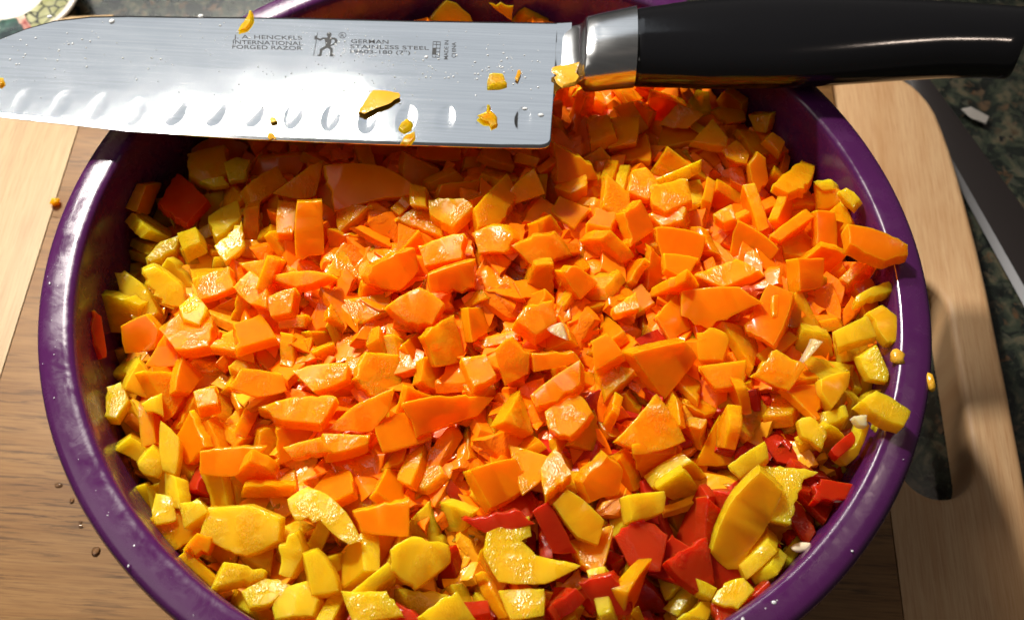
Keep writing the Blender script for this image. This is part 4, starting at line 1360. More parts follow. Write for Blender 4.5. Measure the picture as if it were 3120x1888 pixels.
[5,'o',-450,7631,9088,445,-343,297,772],
[36,'o',-10848,2525,9029,606,151,-727,-286],
[37,'o',-1344,10652,7279,673,210,529,-472],
[18,'o',216,5327,9805,157,-639,-732,-177],
[47,'o',-1025,824,9869,23,683,728,-58],
[38,'o',-6089,5893,8960,163,256,902,-306],
[20,'y',7350,-7576,9502,255,306,-455,-796],
[0,'o',1391,6726,9066,407,564,-271,665],
[35,'o',2377,5361,9024,851,-391,-349,-34],
[30,'o',-2170,-6617,9615,371,601,-704,-66],
],
'KB': [
['o',[0.01631,0.02111],[[-6.2,5.3],[-16.2,-42.4],[5.9,-31.9],[16.5,6.9],[0,62]],'thin curved orange pepper sliver stuck on the spine of the blade'],
['y',[0.06318,-0.01312],[[-37.9,6.5],[-51.1,-45.9],[-33.8,-52.5],[-4.3,-27.6],[30.2,-7],[61.4,25.7],[56.8,47],[-21.4,53.9]],'yellow pepper triangle stuck on the middle of the knife blade'],
['o',[0.07178,-0.02162],[[-15.9,-11.8],[-2.1,-25.4],[12.7,-12.7],[14,11],[1.9,26.7],[-10.6,12.2]],'small round orange pepper bit stuck over a blade hollow'],
['o',[0.07408,-0.0266],[[0.9,-25.9],[17.3,6.9],[13.1,27],[-11.4,10.7],[-20,-18.7]],'orange pepper sliver stuck on the cutting edge of the blade'],
['o',[0.09607,-0.01654],[[-14.7,-19],[9.5,-43.9],[26.9,-31],[22.7,1.4],[7,21.3],[-7.5,50.6],[-9.4,20.2],[-34.6,0.4]],'orange-brown pepper fleck covering a hollow near the blade heel'],
['o',[0.09814,-0.00037],[[-23.8,-27.3],[7.4,-23.8],[27.8,-14.2],[10.2,32.2],[-21.7,33.2]],'square orange pepper flake on the blade above the hollows'],
['y',[0.10374,0.00241],[[-9.5,-15.4],[0.4,-27.4],[5.5,-4.8],[6.1,24.1],[-2.4,23.5]],'tiny tan pepper crumb right of the square flake on the blade'],
['y',[0.11938,0.00246],[[-33.8,-32],[-16.4,-52.7],[20.9,-37.6],[30.8,-11.6],[19.9,6.7],[29.4,55.7],[-2.3,43.8],[-48.5,27.6]],'frayed yellow pepper piece caught where blade meets bolster'],
['y',[0.03309,-0.02225],[[-8.4,-5.3],[1.4,-13.5],[14.4,-6.7],[2.4,13.2],[-9.7,12.4]],'yellow pepper crumb between two hollows left of the blade middle'],
['y',[0.03369,-0.02792],[[-3.1,-7.6],[10.7,-5.5],[1.9,8.4],[-9.5,4.7]],'smallest yellow crumb on the cutting edge of the blade'],
['o',[-0.05126,-0.01125],[[-6.3,-9.9],[3,-18.6],[12.2,-2.3],[3.8,16],[-12.7,14.8]],'orange pepper bit near the tip of the blade'],
],
'TX': [
['J. A. HENCKELS',0.013904,0.014055,0.03536,0.014912,0.013497,0.015962],
['INTERNATIONAL',0.014234,0.011485,0.036067,0.012277,0.013831,0.013375],
['FORGED RAZOR',0.014531,0.00922,0.036278,0.01001,0.014131,0.011095],
['GERMAN',0.050883,0.014481,0.062588,0.014933,0.050602,0.016386],
['STAINLESS STEEL',0.051001,0.012007,0.075477,0.012894,0.050736,0.0138],
['19603-180 (7")',0.051347,0.009665,0.06991,0.010419,0.051098,0.011349],
['MADE IN',0.081765,0.008822,0.081162,0.017892,0.080431,0.008727],
['CHINA',0.084177,0.009835,0.083528,0.017098,0.08278,0.009736],
['R',0.047195,0.01711,0.048319,0.017093,0.046945,0.018743],
],
'FIG': {
  'head': [[0.044172,0.018107],[0.044171,0.017622],[0.044018,0.017223],[0.043743,0.016988],[0.0434,0.016963],[0.043058,0.017154],[0.042782,0.017523],[0.042629,0.017997],[0.042628,0.018482],[0.04278,0.018883],[0.043056,0.01912],[0.0434,0.019144],[0.043744,0.018952],[0.044019,0.018582]],
  'body': [[0.043145,0.017111],[0.044008,0.017173],[0.044222,0.016607],[0.04533,0.016686],[0.046097,0.016161],[0.046491,0.015225],[0.046361,0.014063],[0.045361,0.012939],[0.04464,0.012411],[0.04496,0.011957],[0.045613,0.011338],[0.046011,0.008814],[0.046433,0.008468],[0.046535,0.007818],[0.045202,0.007724],[0.045084,0.008466],[0.045206,0.008851],[0.044895,0.010813],[0.04383,0.011686],[0.042503,0.010358],[0.042626,0.00848],[0.042702,0.00764],[0.041369,0.007545],[0.041337,0.008106],[0.041882,0.008521],[0.041619,0.010864],[0.043174,0.012688],[0.042838,0.014003],[0.042376,0.015702],[0.041762,0.015658],[0.041119,0.014841],[0.039579,0.015695],[0.039605,0.01647],[0.040962,0.015794],[0.041683,0.016522],[0.043053,0.016523]],
  'arm': [[0.044558,0.015665],[0.045219,0.015808],[0.045692,0.015168],[0.045689,0.014399],[0.045149,0.013498],[0.044597,0.013076],[0.044646,0.014324]],
  'pole': [[0.039546,0.018701],[0.039762,0.018717],[0.040354,0.007567],[0.040142,0.007552]],
  'axe': [[0.039398,0.017522],[0.039202,0.016829],[0.038768,0.017186],[0.039098,0.016337],[0.038902,0.015647],[0.039239,0.015864],[0.039338,0.014907],[0.039611,0.015504],[0.0399,0.016008],[0.039695,0.016864]],
  'ring': [[0.048821,0.018099],[0.048836,0.017723],[0.048768,0.017367],[0.048622,0.017056],[0.048408,0.01681],[0.04814,0.016646],[0.047837,0.016575],[0.047519,0.016602],[0.047207,0.016724],[0.046924,0.016935],[0.046687,0.017219],[0.046513,0.017557],[0.046415,0.017927],[0.046398,0.018303],[0.046465,0.01866],[0.04661,0.018973],[0.046825,0.019221],[0.047093,0.019387],[0.047398,0.019458],[0.047718,0.019431],[0.048031,0.019308],[0.048315,0.019095],[0.048552,0.018809],[0.048724,0.01847]],
  'ringin': [[0.048667,0.018088],[0.048679,0.017768],[0.048619,0.017466],[0.04849,0.017201],[0.048303,0.016991],[0.048069,0.016851],[0.047804,0.01679],[0.047527,0.016812],[0.047256,0.016916],[0.047009,0.017095],[0.046804,0.017336],[0.046654,0.017624],[0.046569,0.017938],[0.046556,0.018258],[0.046615,0.018561],[0.046743,0.018828],[0.046931,0.019039],[0.047165,0.01918],[0.047431,0.019241],[0.04771,0.019219],[0.047982,0.019114],[0.048229,0.018934],[0.048434,0.018691],[0.048584,0.018403]],
},
'GX': [[[0.076344,0.017066],[0.078666,0.017088],[0.078694,0.016801],[0.076373,0.01678]],[[0.076786,0.009732],[0.078991,0.009701],[0.079019,0.009422],[0.076814,0.009453]],[[0.076383,0.015772],[0.078757,0.015846],[0.078785,0.01556],[0.076412,0.015487]],[[0.076536,0.013968],[0.078903,0.014041],[0.07893,0.013758],[0.076565,0.013685]],[[0.076649,0.012267],[0.078947,0.012336],[0.078974,0.012054],[0.076678,0.011985]],[[0.076713,0.011044],[0.078975,0.01111],[0.079003,0.01083],[0.076741,0.010763]],[[0.076266,0.016916],[0.076451,0.01693],[0.076891,0.009599],[0.076709,0.009586]],[[0.078588,0.016938],[0.078772,0.016951],[0.079096,0.009568],[0.078914,0.009555]],[[0.077378,0.016948],[0.077563,0.016961],[0.077994,0.009584],[0.077812,0.009571]],[[0.076499,0.013727],[0.077601,0.013806],[0.077753,0.01107],[0.076656,0.010992]]],
'DIM': [[-0.04263,-0.01835],[-0.03084,-0.01882],[-0.01952,-0.01918],[-0.00808,-0.02081],[0.00366,-0.01971],[0.01546,-0.01917],[0.02693,-0.01893],[0.0385,-0.01884],[0.04984,-0.01918],[0.06093,-0.01939],[0.07214,-0.01833],[0.08356,-0.01725],[0.09484,-0.0166],[0.10633,-0.01609]],
'OL': {
  'spine': [[-0.05859,0.00906],[-0.05246,0.01441],[-0.04465,0.01913],[-0.03349,0.02204],[-0.00982,0.02374],[0.02985,0.02596],[0.06968,0.02735],[0.11604,0.02963]],
  'edge': [[-0.0467,-0.02549],[-0.00883,-0.02886],[0.02781,-0.02962],[0.06396,-0.02919],[0.09991,-0.02824],[0.11185,-0.02741],[0.11479,-0.02601]],
  'heel': [[0.11479,-0.02601],[0.11479,-0.00914],[0.1158,-0.00258],[0.11888,-0.00048]],
  'bt': [[0.12397,0.03125],[0.1397,0.03728]],
  'bb': [[0.12392,-0.00106],[0.13925,0.00191]],
  'ht': [[0.13997,0.0373],[0.15758,0.0429],[0.17669,0.04648]],
  'hb': [[0.13963,0.00193],[0.16102,0.0023],[0.18627,0.00427],[0.19904,0.00631],[0.22489,0.01101],[0.23788,0.01308],[0.25327,0.01417]],
  'he': [[0.26359,0.03581],[0.25353,0.01419]],
},
'BUR': [0,1,2,3,4,5,6,7,8,9,11,12,13,15,16,18,19,20,21,22,23,24,25,26,27,28,29,30,31,32,33,34,35,36,38,39,40,41,42,43,44,45,46,47,48,49,50,51,52,53,54,55,56,57,58,59,60,61,62,63,64,66,67,68,69,70,71,72,73,74,75,76,78,79,80,82,83,84,85,86,87,88,89,90,91,92,93,94,95,96,97,98,99,100,101,102,103,104,105,106,107,108,109,111,112,113,114,115,116,117,118,120,121,122,123,124,125,127,128,129,130,131,133,135,137,138,139,140,141,142,143,144,145,146,147,148,149,151,152,153,154,155,156,157,158,159,161,162,163,164,165,166,167,168,169,170,171,172,174,175,176,177,178,179,180,181,183,185,186,187,188,189,190,191,192,193,194,195,196,197,198,199,200,202,203,206,207,208,209,210,211,212,213,215,216,217,219,220,221,222,223,224,225,226,227,228,229,230,231,233,234,235,236,237,238,240,241,242,243,244,245,246,247,248,249,251,252,253,254,255,256,258,259,260,261,263,264,266,269,270,271,272,273,274,275,276,277,278,280,281,282,283,284,285,286,287,288,292,293,294,295,297,298,299,300,303,304,305,306,307,308,310,311,312,313,314,316,317,318,319,320,322,323,325,326,327,328,330,331,332,333,334,335,337,338,339,340,341,342,343,344,345,346,349,350,351,352,354,355,356,357,358,359,360,361,362,364,365,366,367,368,369,370,372,373,374,375,376,377,379,381,383,384,385,386,387,388,389,390,391,392,393,394,397,398,399,400,401,404,405,406,409,410,411,412,413,414,415,416,417,418,419,420,421,422,424,426,427,428,429,431,434,435,436,437,438,440,442,443,444,445,447,448,450,452,453,455,456,457,459,460,462,463,464,465,466,467,468,470,471,472,473,474,475,476,477,478,479,483,484,485,486,488,489,490,491,492,495,496,499,500,501,502,505,506,507,508,509,510,512,513,515,516,517,519,521,522,523,524,525,526,527,528,529,530,532,533,536,537,539,540,541,542,543,544,545,548,549,553,554,555,557,559,560,561,563,564,565,566,567,568,570,571,575,576,577,578,579,580,581,582,583,584,585,586,587,589,590,592,593,594,595,599,600,601,602,606,607,608,612,613,614,615,616,618,619,626,627,629,630,631,632,634,635,637,640,641,645,647,648,649,651,653,654,657,658,659,660,661,662,663,664,667,669,671,672,673,674,676,677,679,680,681,682,684,685,686,687,688,689,690,691,692,693,697,698,699,703,706,711,712,714,716,719,723,724,725,726,727,728,730,731,732,734,735,736,737,738,739,740,746,748,750,752,754,755,756,757,760,761,762,763,768,769,770,772,779,781,782,784,785,787,788,790,793,794,796,799,800,802,803,804,806,807,809,810,811,812,813,815,817,821,822,823,825,829,831,832,836,838,839,840,842,843,855,857,858,860,862,864,865,867,868,869,870,874,880,881,883,884,886,888,889,893,895,896,899,902,904,905,906,911,913,914,916,917,919,920,923,924,926,930,934,936,938,940,942,943,944,947,948,951,952,955,958,959,962,963,964,968,970,973,975,976,977,979,980,992,996,998,999,1001,1003,1004,1008,1009,1015,1016,1017,1020,1024,1026,1031,1035,1036,1042,1048,1049,1051,1054,1055,1056,1057,1058,1060,1062,1068,1076,1077,1079,1080,1082,1083,1084,1088,1089,1093,1094,1095,1098,1110,1111,1117,1123,1124,1128,1129,1132,1135,1141,1143,1144,1148,1149,1151,1152,1153,1154,1156,1157],
}


# ---------------------------------------------------------------- helpers
def tag(o, label=None, cat=None, group=None, kind=None):
    if label: o["label"] = label
    if cat: o["category"] = cat
    if group: o["group"] = group
    if kind: o["kind"] = kind
    return o


def link(name, me, parent=None):
    o = bpy.data.objects.new(name, me)
    COL.objects.link(o)
    if parent is not None:
        o.parent = parent
    return o


def mesh(name, verts, faces, mats, smooth=True, sharp=40, fm=None):
    me = bpy.data.meshes.new(name)
    me.from_pydata([tuple(v) for v in verts], [], faces)
    for m in mats: me.materials.append(m)
    if fm:
        me.polygons.foreach_set("material_index", fm)
    if smooth:
        me.polygons.foreach_set("use_smooth", [True] * len(me.polygons))
        if sharp: me.set_sharp_from_angle(angle=R(sharp))
    me.update()
    return me


def empty(name, loc=(0, 0, 0), rot=(0, 0, 0)):
    o = bpy.data.objects.new(name, None)
    o.empty_display_size = 0.02
    o.location = loc
    o.rotation_euler = rot
    COL.objects.link(o)
    return o


class NT:
    """tiny node-tree writer"""
    def __init__(s, name):
        s.m = bpy.data.materials.new(name)
        s.m.use_nodes = True
        s.t = s.m.node_tree
        s.t.nodes.clear()
        s.out = s.n("ShaderNodeOutputMaterial")
        s.b = s.n("ShaderNodeBsdfPrincipled")
        s.l(s.b.outputs[0], s.out.inputs[0])

    def n(s, typ, **kw):
        x = s.t.nodes.new(typ)
        for k, v in kw.items(): setattr(x, k, v)
        return x

    def l(s, a, b): s.t.links.new(a, b)

    def set(s, **kw):
        for k, v in kw.items(): s.b.inputs[k.replace("_", " ")].default_value = v

    def coord(s, scale=(1, 1, 1), which="Object", rot=(0, 0, 0)):
        c = s.n("ShaderNodeTexCoord")
        m = s.n("ShaderNodeMapping")
        m.inputs["Scale"].default_value = scale
        m.inputs["Rotation"].default_value = rot
        s.l(c.outputs[which], m.inputs[0])
        return m.outputs[0]

    def noise(s, vec, scale, detail=3, rough=0.55, dist=0.0, out=0):
        x = s.n("ShaderNodeTexNoise")
        x.inputs["Scale"].default_value = scale
        x.inputs["Detail"].default_value = detail
        x.inputs["Roughness"].default_value = rough
        x.inputs["Distortion"].default_value = dist
        s.l(vec, x.inputs["Vector"])
        return x.outputs[out]

    def voro(s, vec, scale, feature='F1', out=0):
        x = s.n("ShaderNodeTexVoronoi")
        x.feature = feature
        x.inputs["Scale"].default_value = scale
        s.l(vec, x.inputs["Vector"])
        return x.outputs[out]

    def ramp(s, fac, stops, interp='LINEAR'):
        x = s.n("ShaderNodeValToRGB")
        x.color_ramp.interpolation = interp
        e = x.color_ramp.elements
        while len(e) < len(stops): e.new(0.5)
        for k, (p, c) in zip(e, stops):
            k.position = p
            k.color = c if len(c) == 4 else (*c, 1)
        s.l(fac, x.inputs[0])
        return x.outputs[0]

    def mix(s, fac, a, b, mode='MIX'):
        x = s.n("ShaderNodeMix", data_type='RGBA', blend_type=mode)
        for i, v in ((0, fac), (6, a), (7, b)):
            if hasattr(v, "is_linked"): s.l(v, x.inputs[i])
            else: x.inputs[i].default_value = v if i == 0 or len(v) == 4 else (*v, 1)
        return x.outputs[2]

    def math(s, op, a, b=0.5, c=None):
        x = s.n("ShaderNodeMath", operation=op)
        for i, v in enumerate((a, b, c)):
            if v is None: continue
            if hasattr(v, "is_linked"): s.l(v, x.inputs[i])
            else: x.inputs[i].default_value = v
        return x.outputs[0]

    def bump(s, h, strength, dist, prev=None):
        x = s.n("ShaderNodeBump")
        x.inputs["Strength"].default_value = strength
        x.inputs["Distance"].default_value = dist
        s.l(h, x.inputs["Height"])
        if prev is not None: s.l(prev, x.inputs["Normal"])
        return x.outputs[0]

    def to(s, sock, name): s.l(sock, s.b.inputs[name])


# ---------------------------------------------------------------- materials
def m_granite():
    k = NT("granite")
    v = k.coord()
    n1 = k.noise(v, 95, 6, 0.62, 0.8)
    n2 = k.noise(v, 210, 4, 0.6, 0.5)
    vo = k.voro(v, 170, 'F1', 1)
    base = k.ramp(n1, [(0.30, (0.004, 0.004, 0.004)), (0.45, (0.011, 0.014, 0.011)), (0.55, (0.030, 0.036, 0.024)),
                       (0.63, (0.085, 0.072, 0.045)), (0.72, (0.035, 0.018, 0.009)), (0.82, (0.01, 0.01, 0.01))])
    spk = k.ramp(n2, [(0.52, (0, 0, 0)), (0.63, (1, 1, 1))])
    cc = k.ramp(vo, [(0.2, (0.008, 0.009, 0.009)), (0.5, (0.060, 0.062, 0.045)), (0.75, (0.085, 0.042, 0.02)), (0.95, (0.012, 0.026, 0.022))])
    k.to(k.mix(spk, base, cc), "Base Color")
    k.set(Roughness=0.16)
    return k.m


def m_wood(name, pal, along, streak=0.0):
    """grain running along object x ('x') or y ('y')"""
    k = NT(name)
    rot = (0, 0, 0) if along == 'x' else (0, 0, R(90))
    oi = k.n("ShaderNodeObjectInfo")
    c = k.n("ShaderNodeTexCoord")
    add = k.n("ShaderNodeVectorMath", operation='ADD')
    comb = k.n("ShaderNodeCombineXYZ")
    rnd = k.math('MULTIPLY', oi.outputs["Random"], 7.0)
    k.l(rnd, comb.inputs[1]); k.l(rnd, comb.inputs[0])
    k.l(c.outputs["Object"], add.inputs[0]); k.l(comb.outputs[0], add.inputs[1])

    def mp(sx, sy):
        m = k.n("ShaderNodeMapping")
        m.inputs["Scale"].default_value = (sx, sy, 1) if along == 'x' else (sy, sx, 1)
        k.l(add.outputs[0], m.inputs[0])
        return m.outputs[0]
    big = k.noise(mp(2.0, 26), 2.2, 5, 0.65, 0.7)
    ring = k.noise(mp(4, 130), 2.0, 6, 0.7, 0.4)
    fine = k.noise(mp(60, 1500), 1.0, 3, 0.65)
    t = k.math('ADD', k.math('MULTIPLY', big, 0.55), k.math('MULTIPLY', ring, 0.45))
    col = k.ramp(t, [(0.32, pal[0]), (0.46, pal[1]), (0.56, pal[2]), (0.68, pal[1])])
    col = k.mix(k.math('MULTIPLY', k.ramp(fine, [(0.45, (0, 0, 0)), (0.75, (1, 1, 1))]), 0.55), col, pal[3])
    blot = k.noise(mp(4, 9), 6, 3, 0.6)
    col = k.mix(k.math('MULTIPLY', k.ramp(blot, [(0.5, (0, 0, 0)), (0.75, (1, 1, 1))]), 0.30), col, pal[0])
    if streak > 0:
        s1 = k.noise(mp(44, 700), 1.2, 4, 0.65, 0.3)
        msk = k.noise(mp(7, 40), 3.0, 3, 0.55, 0.4)
        st = k.math('MULTIPLY', k.ramp(s1, [(0.50, (0, 0, 0)), (0.60, (1, 1, 1))]), k.ramp(msk, [(0.40, (0, 0, 0)), (0.62, (1, 1, 1))]))
        col = k.mix(k.math('MULTIPLY', st, streak), col, pal[4])
        k.to(k.bump(st, -0.25, 0.0004), "Normal")
    else:
        k.to(k.bump(fine, 0.08, 0.0003), "Normal")
    k.to(col, "Base Color")
    k.set(Roughness=0.5)
    k.b.inputs["Specular IOR Level"].default_value = 0.3
    return k.m


def m_plastic():
    k = NT("purple_plastic")
    v = k.coord()
    n = k.noise(v, 40, 4, 0.6)
    k.to(k.ramp(n, [(0.3, (0.052, 0.0075, 0.056)), (0.7, (0.062, 0.0092, 0.067))]), "Base Color")
    f = k.noise(v, 900, 3, 0.6)
    wet = k.noise(v, 55, 4, 0.6, 0.6)
    sm = k.noise(v, 130, 5, 0.7, 1.2)
    rr = k.ramp(k.math('ADD', k.math('MULTIPLY', wet, 0.5), k.math('MULTIPLY', sm, 0.5)), [(0.40, (0.14, 0.14, 0.14)), (0.60, (0.36, 0.36, 0.36))])
    k.to(rr, "Roughness")
    k.to(k.bump(f, 0.07, 0.0002, k.bump(wet, 0.03, 0.0012)), "Normal")
    k.b.inputs["Specular IOR Level"].default_value = 0.55
    return k.m


def m_steel(name, rough, base=0.62, aniso=0.6, brush=True):
    k = NT(name)
    k.set(Metallic=1.0)
    v = k.coord((22, 900, 1))
    n = k.noise(v, 1.0, 4, 0.7)
    w = k.coord((5, 130, 1))
    n2 = k.noise(w, 1.0, 3, 0.6)
    sm = k.noise(k.coord(), 70, 4, 0.62, 0.7)
    t = k.math('ADD', k.math('MULTIPLY', n, 0.6), k.math('MULTIPLY', n2, 0.4))
    k.to(k.ramp(t, [(0.25, (base * .72, base * .74, base * .76)), (0.7, (base, base * 1.01, base * 1.02))]), "Base Color")
    k.to(k.math('ADD', k.math('MULTIPLY', sm, 0.06), rough - 0.03), "Roughness")
    k.b.inputs["Anisotropic"].default_value = aniso
    tg = k.n("ShaderNodeTangent", direction_type='RADIAL', axis='Z')
    if brush:
        k.to(k.bump(n, 0.05, 0.0001), "Normal")
    return k.m


def m_simple(name, col, rough, metal=0.0, spec=0.5, bump=None, coat=0.0):
    k = NT(name)
    k.set(Base_Color=(*col, 1), Roughness=rough, Metallic=metal)
    k.b.inputs["Specular IOR Level"].default_value = spec
    k.b.inputs["Coat Weight"].default_value = coat
    if bump:
        k.to(k.bump(k.noise(k.coord(), bump[0], 4, 0.6), bump[1], bump[2]), "Normal")
    return k.m


def m_pepper(name, c_lo, c_hi, c_pale, radius, kind, sss=True):
    """wet pepper: kind 'skin' smooth, 'cut' cut edge, 'flesh' glistening cells"""
    k = NT(name)
    oi = k.n("ShaderNodeObjectInfo")
    c = k.n("ShaderNodeTexCoord")
    comb = k.n("ShaderNodeCombineXYZ")
    rr = k.math('MULTIPLY', oi.outputs["Random"], 3.0)
    for i in range(3): k.l(rr, comb.inputs[i])
    add = k.n("ShaderNodeVectorMath", operation='ADD')
    k.l(c.outputs["Object"], add.inputs[0]); k.l(comb.outputs[0], add.inputs[1])
    v = add.outputs[0]
    n = k.noise(v, 190, 4, 0.6, 0.4)
    mixv = k.math('ADD', k.math('MULTIPLY', n, 0.62), k.math('MULTIPLY', oi.outputs["Random"], 0.38))
    col = k.ramp(mixv, [(0.25, c_lo), (0.72, c_hi)])
    if kind != 'skin':
        pm = k.noise(v, 120, 3, 0.6, 0.3)
        amt = 0.22 if kind == 'flesh' else 0.08
        col = k.mix(k.math('MULTIPLY', k.ramp(pm, [(0.50, (0, 0, 0)), (0.75, (1, 1, 1))]), amt), col, c_pale)
    k.to(col, "Base Color")
    k.set(Subsurface_Weight=(0.8 if kind == 'skin' else 1.0) if sss else 0.0)
    k.b.inputs["Subsurface Radius"].default_value = radius
    k.b.inputs["Subsurface Scale"].default_value = 0.0085
    wet = k.ramp(k.noise(v, 170, 2, 0.5), [(0.46, (0, 0, 0)), (0.58, (1, 1, 1))])
    if kind == 'skin':
        k.b.inputs["Specular IOR Level"].default_value = 0.26
        k.set(Roughness=0.20)
        k.to(k.bump(k.noise(v, 300, 2, 0.5), 0.05, 0.0004), "Normal")
    else:
        fl = kind == 'flesh'
        mp = k.n("ShaderNodeMapping")
        mp.inputs["Scale"].default_value = (1, 0.6, 1)
        k.l(v, mp.inputs[0])
        cells = k.noise(mp.outputs[0], 1900, 1, 0.5, 0.3)
        soft = k.noise(v, 260, 2, 0.5)
        b1 = k.bump(soft, 0.10 if fl else 0.05, 0.0010)
        b2 = k.bump(k.math('MULTIPLY', cells, wet), 0.55 if fl else 0.35, 0.0008 if fl else 0.0006, b1)
        k.to(b2, "Normal")
        k.to(k.math('MULTIPLY_ADD', wet, -0.22, 0.36), "Roughness")
        k.to(k.math('MULTIPLY_ADD', wet, 0.38, 0.12), "Specular IOR Level")
    if sss:   # thin wet flesh lets part of the light straight through
        tr = k.n("ShaderNodeBsdfTransparent")
        k.l(k.mix(0.55, col, c_pale), tr.inputs[0])
        ms = k.n("ShaderNodeMixShader")
        ms.inputs[0].default_value = 0.36
        k.l(k.b.outputs[0], ms.inputs[1]); k.l(tr.outputs[0], ms.inputs[2])
        k.l(ms.outputs[0], k.out.inputs[0])
    return k.m


GRANITE = m_granite()
MAPLE = m_wood("light_maple", [(0.27, 0.165, 0.072), (0.33, 0.220, 0.105), (0.375, 0.26, 0.13), (0.22, 0.122, 0.05)], 'y')
PALEEND = m_wood("pale_maple", [(0.39, 0.200, 0.082), (0.47, 0.278, 0.135), (0.53, 0.34, 0.18), (0.30, 0.118, 0.04)], 'y')
BROWN = m_wood("brown_plank", [(0.145, 0.064, 0.017), (0.190, 0.092, 0.027), (0.23, 0.120, 0.040), (0.092, 0.037, 0.010), (0.032, 0.012, 0.004)], 'x', 0.75)
PLASTIC = m_plastic()
STEEL = m_steel("brushed_steel", 0.085, 0.56, 0.0)
BOLST = m_steel("polished_steel", 0.22, 0.66, 0.3)
ETCH = m_simple("etched_mark", (0.022, 0.023, 0.025), 0.6, 0.0, 0.2)
BLACK = m_simple("black_handle", (0.004, 0.004, 0.005), 0.13, 0, 0.5, (700, 0.05, 0.0003))
DARKBLADE = m_simple("steel_dark_reflection", (0.018, 0.014, 0.0135), 0.36, 0.2, 0.3, (60, 0.05, 0.001))  # plain steel; its reflection of a dark room is put into the base colour
GREYEDGE = m_simple("ground_edge_steel", (0.20, 0.20, 0.21), 0.38, 0.7)
CREAM = m_simple("cream_glaze", (0.62, 0.60, 0.52), 0.12, 0, 0.5, None, 0.3)
PAPER = m_simple("white_scrap", (0.24, 0.22, 0.20), 0.7, 0, 0.3, (500, 0.4, 0.0006))
SEED = m_simple("pepper_seed", (0.78, 0.66, 0.45), 0.4, 0, 0.4, (900, 0.3, 0.0003))
PITH = m_pepper("pith", (0.72, 0.50, 0.22), (0.80, 0.64, 0.36), (0.85, 0.75, 0.5), (1.0, 0.7, 0.35), 'flesh')
PM, PF = {}, {}
for key, cl, ch, cp, rad in (
        ('o', (0.95, 0.262, 0.002), (0.97, 0.365, 0.003), (0.97, 0.55, 0.05), (1.0, 0.65, 0.2)),
        ('y', (0.88, 0.485, 0.008), (0.92, 0.575, 0.014), (0.90, 0.66, 0.12), (1.0, 0.85, 0.25)),
        ('d', (0.70, 0.060, 0.003), (0.80, 0.09, 0.004), (0.8, 0.2, 0.05), (1.0, 0.25, 0.06)),
        ('r', (0.47, 0.028, 0.004), (0.57, 0.046, 0.006), (0.70, 0.12, 0.05), (1.0, 0.14, 0.06))):
    dark = tuple(a * f for a, f in zip(cl, (0.92, 0.72, 0.8)))
    PM[key] = [m_pepper("pepper_flesh_" + key, cl, ch, cp, rad, 'flesh'),
               m_pepper("pepper_cut_" + key, cl, ch, cp, rad, 'cut'),
               m_pepper("pepper_skin_" + key, dark, cl, cp, rad, 'skin')]
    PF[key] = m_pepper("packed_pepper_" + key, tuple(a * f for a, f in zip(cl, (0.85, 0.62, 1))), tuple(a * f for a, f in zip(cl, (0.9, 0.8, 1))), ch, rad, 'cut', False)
PM['a'] = [m_pepper('amber_flesh', (0.52, 0.24, 0.010), (0.62, 0.33, 0.025), (0.7, 0.46, 0.12), (1.0, 0.6, 0.15), 'cut', False)] * 3
PM['w'] = [PITH, PITH, PITH]
WATER = NT("water")
WATER.set(Roughness=0.05, IOR=1.333, Base_Color=(0.9, 0.92, 0.93, 1))
WATER.b.inputs["Transmission Weight"].default_value = 0.4
WATER = WATER.m
CLEAR = NT("clear_water")
CLEAR.set(Roughness=0.02, IOR=1.333, Base_Color=(1, 0.95, 0.9, 1), Metallic=1.0)
_t = CLEAR.n("ShaderNodeBsdfTransparent"); _m = CLEAR.n("ShaderNodeMixShader"); _f = CLEAR.n("ShaderNodeFresnel")
_t.inputs[0].default_value = (0.93, 0.86, 0.78, 1)
CLEAR.l(_f.outputs[0], _m.inputs[0]); CLEAR.l(_t.outputs[0], _m.inputs[1]); CLEAR.l(CLEAR.b.outputs[0], _m.inputs[2]); CLEAR.l(_m.outputs[0], CLEAR.out.inputs[0])
CLEAR = CLEAR.m

# ---------------------------------------------------------------- counter
def build_counter():
    v = [(-6, -4, 0), (6, -4, 0), (6, 6, 0), (-6, 6, 0)]
    o = link("countertop", mesh("countertop", v, [(0, 1, 2, 3)], [GRANITE], False))
    tag(o, kind="structure")


build_counter()


# ---------------------------------------------------------------- cutting board
BT = 0.020


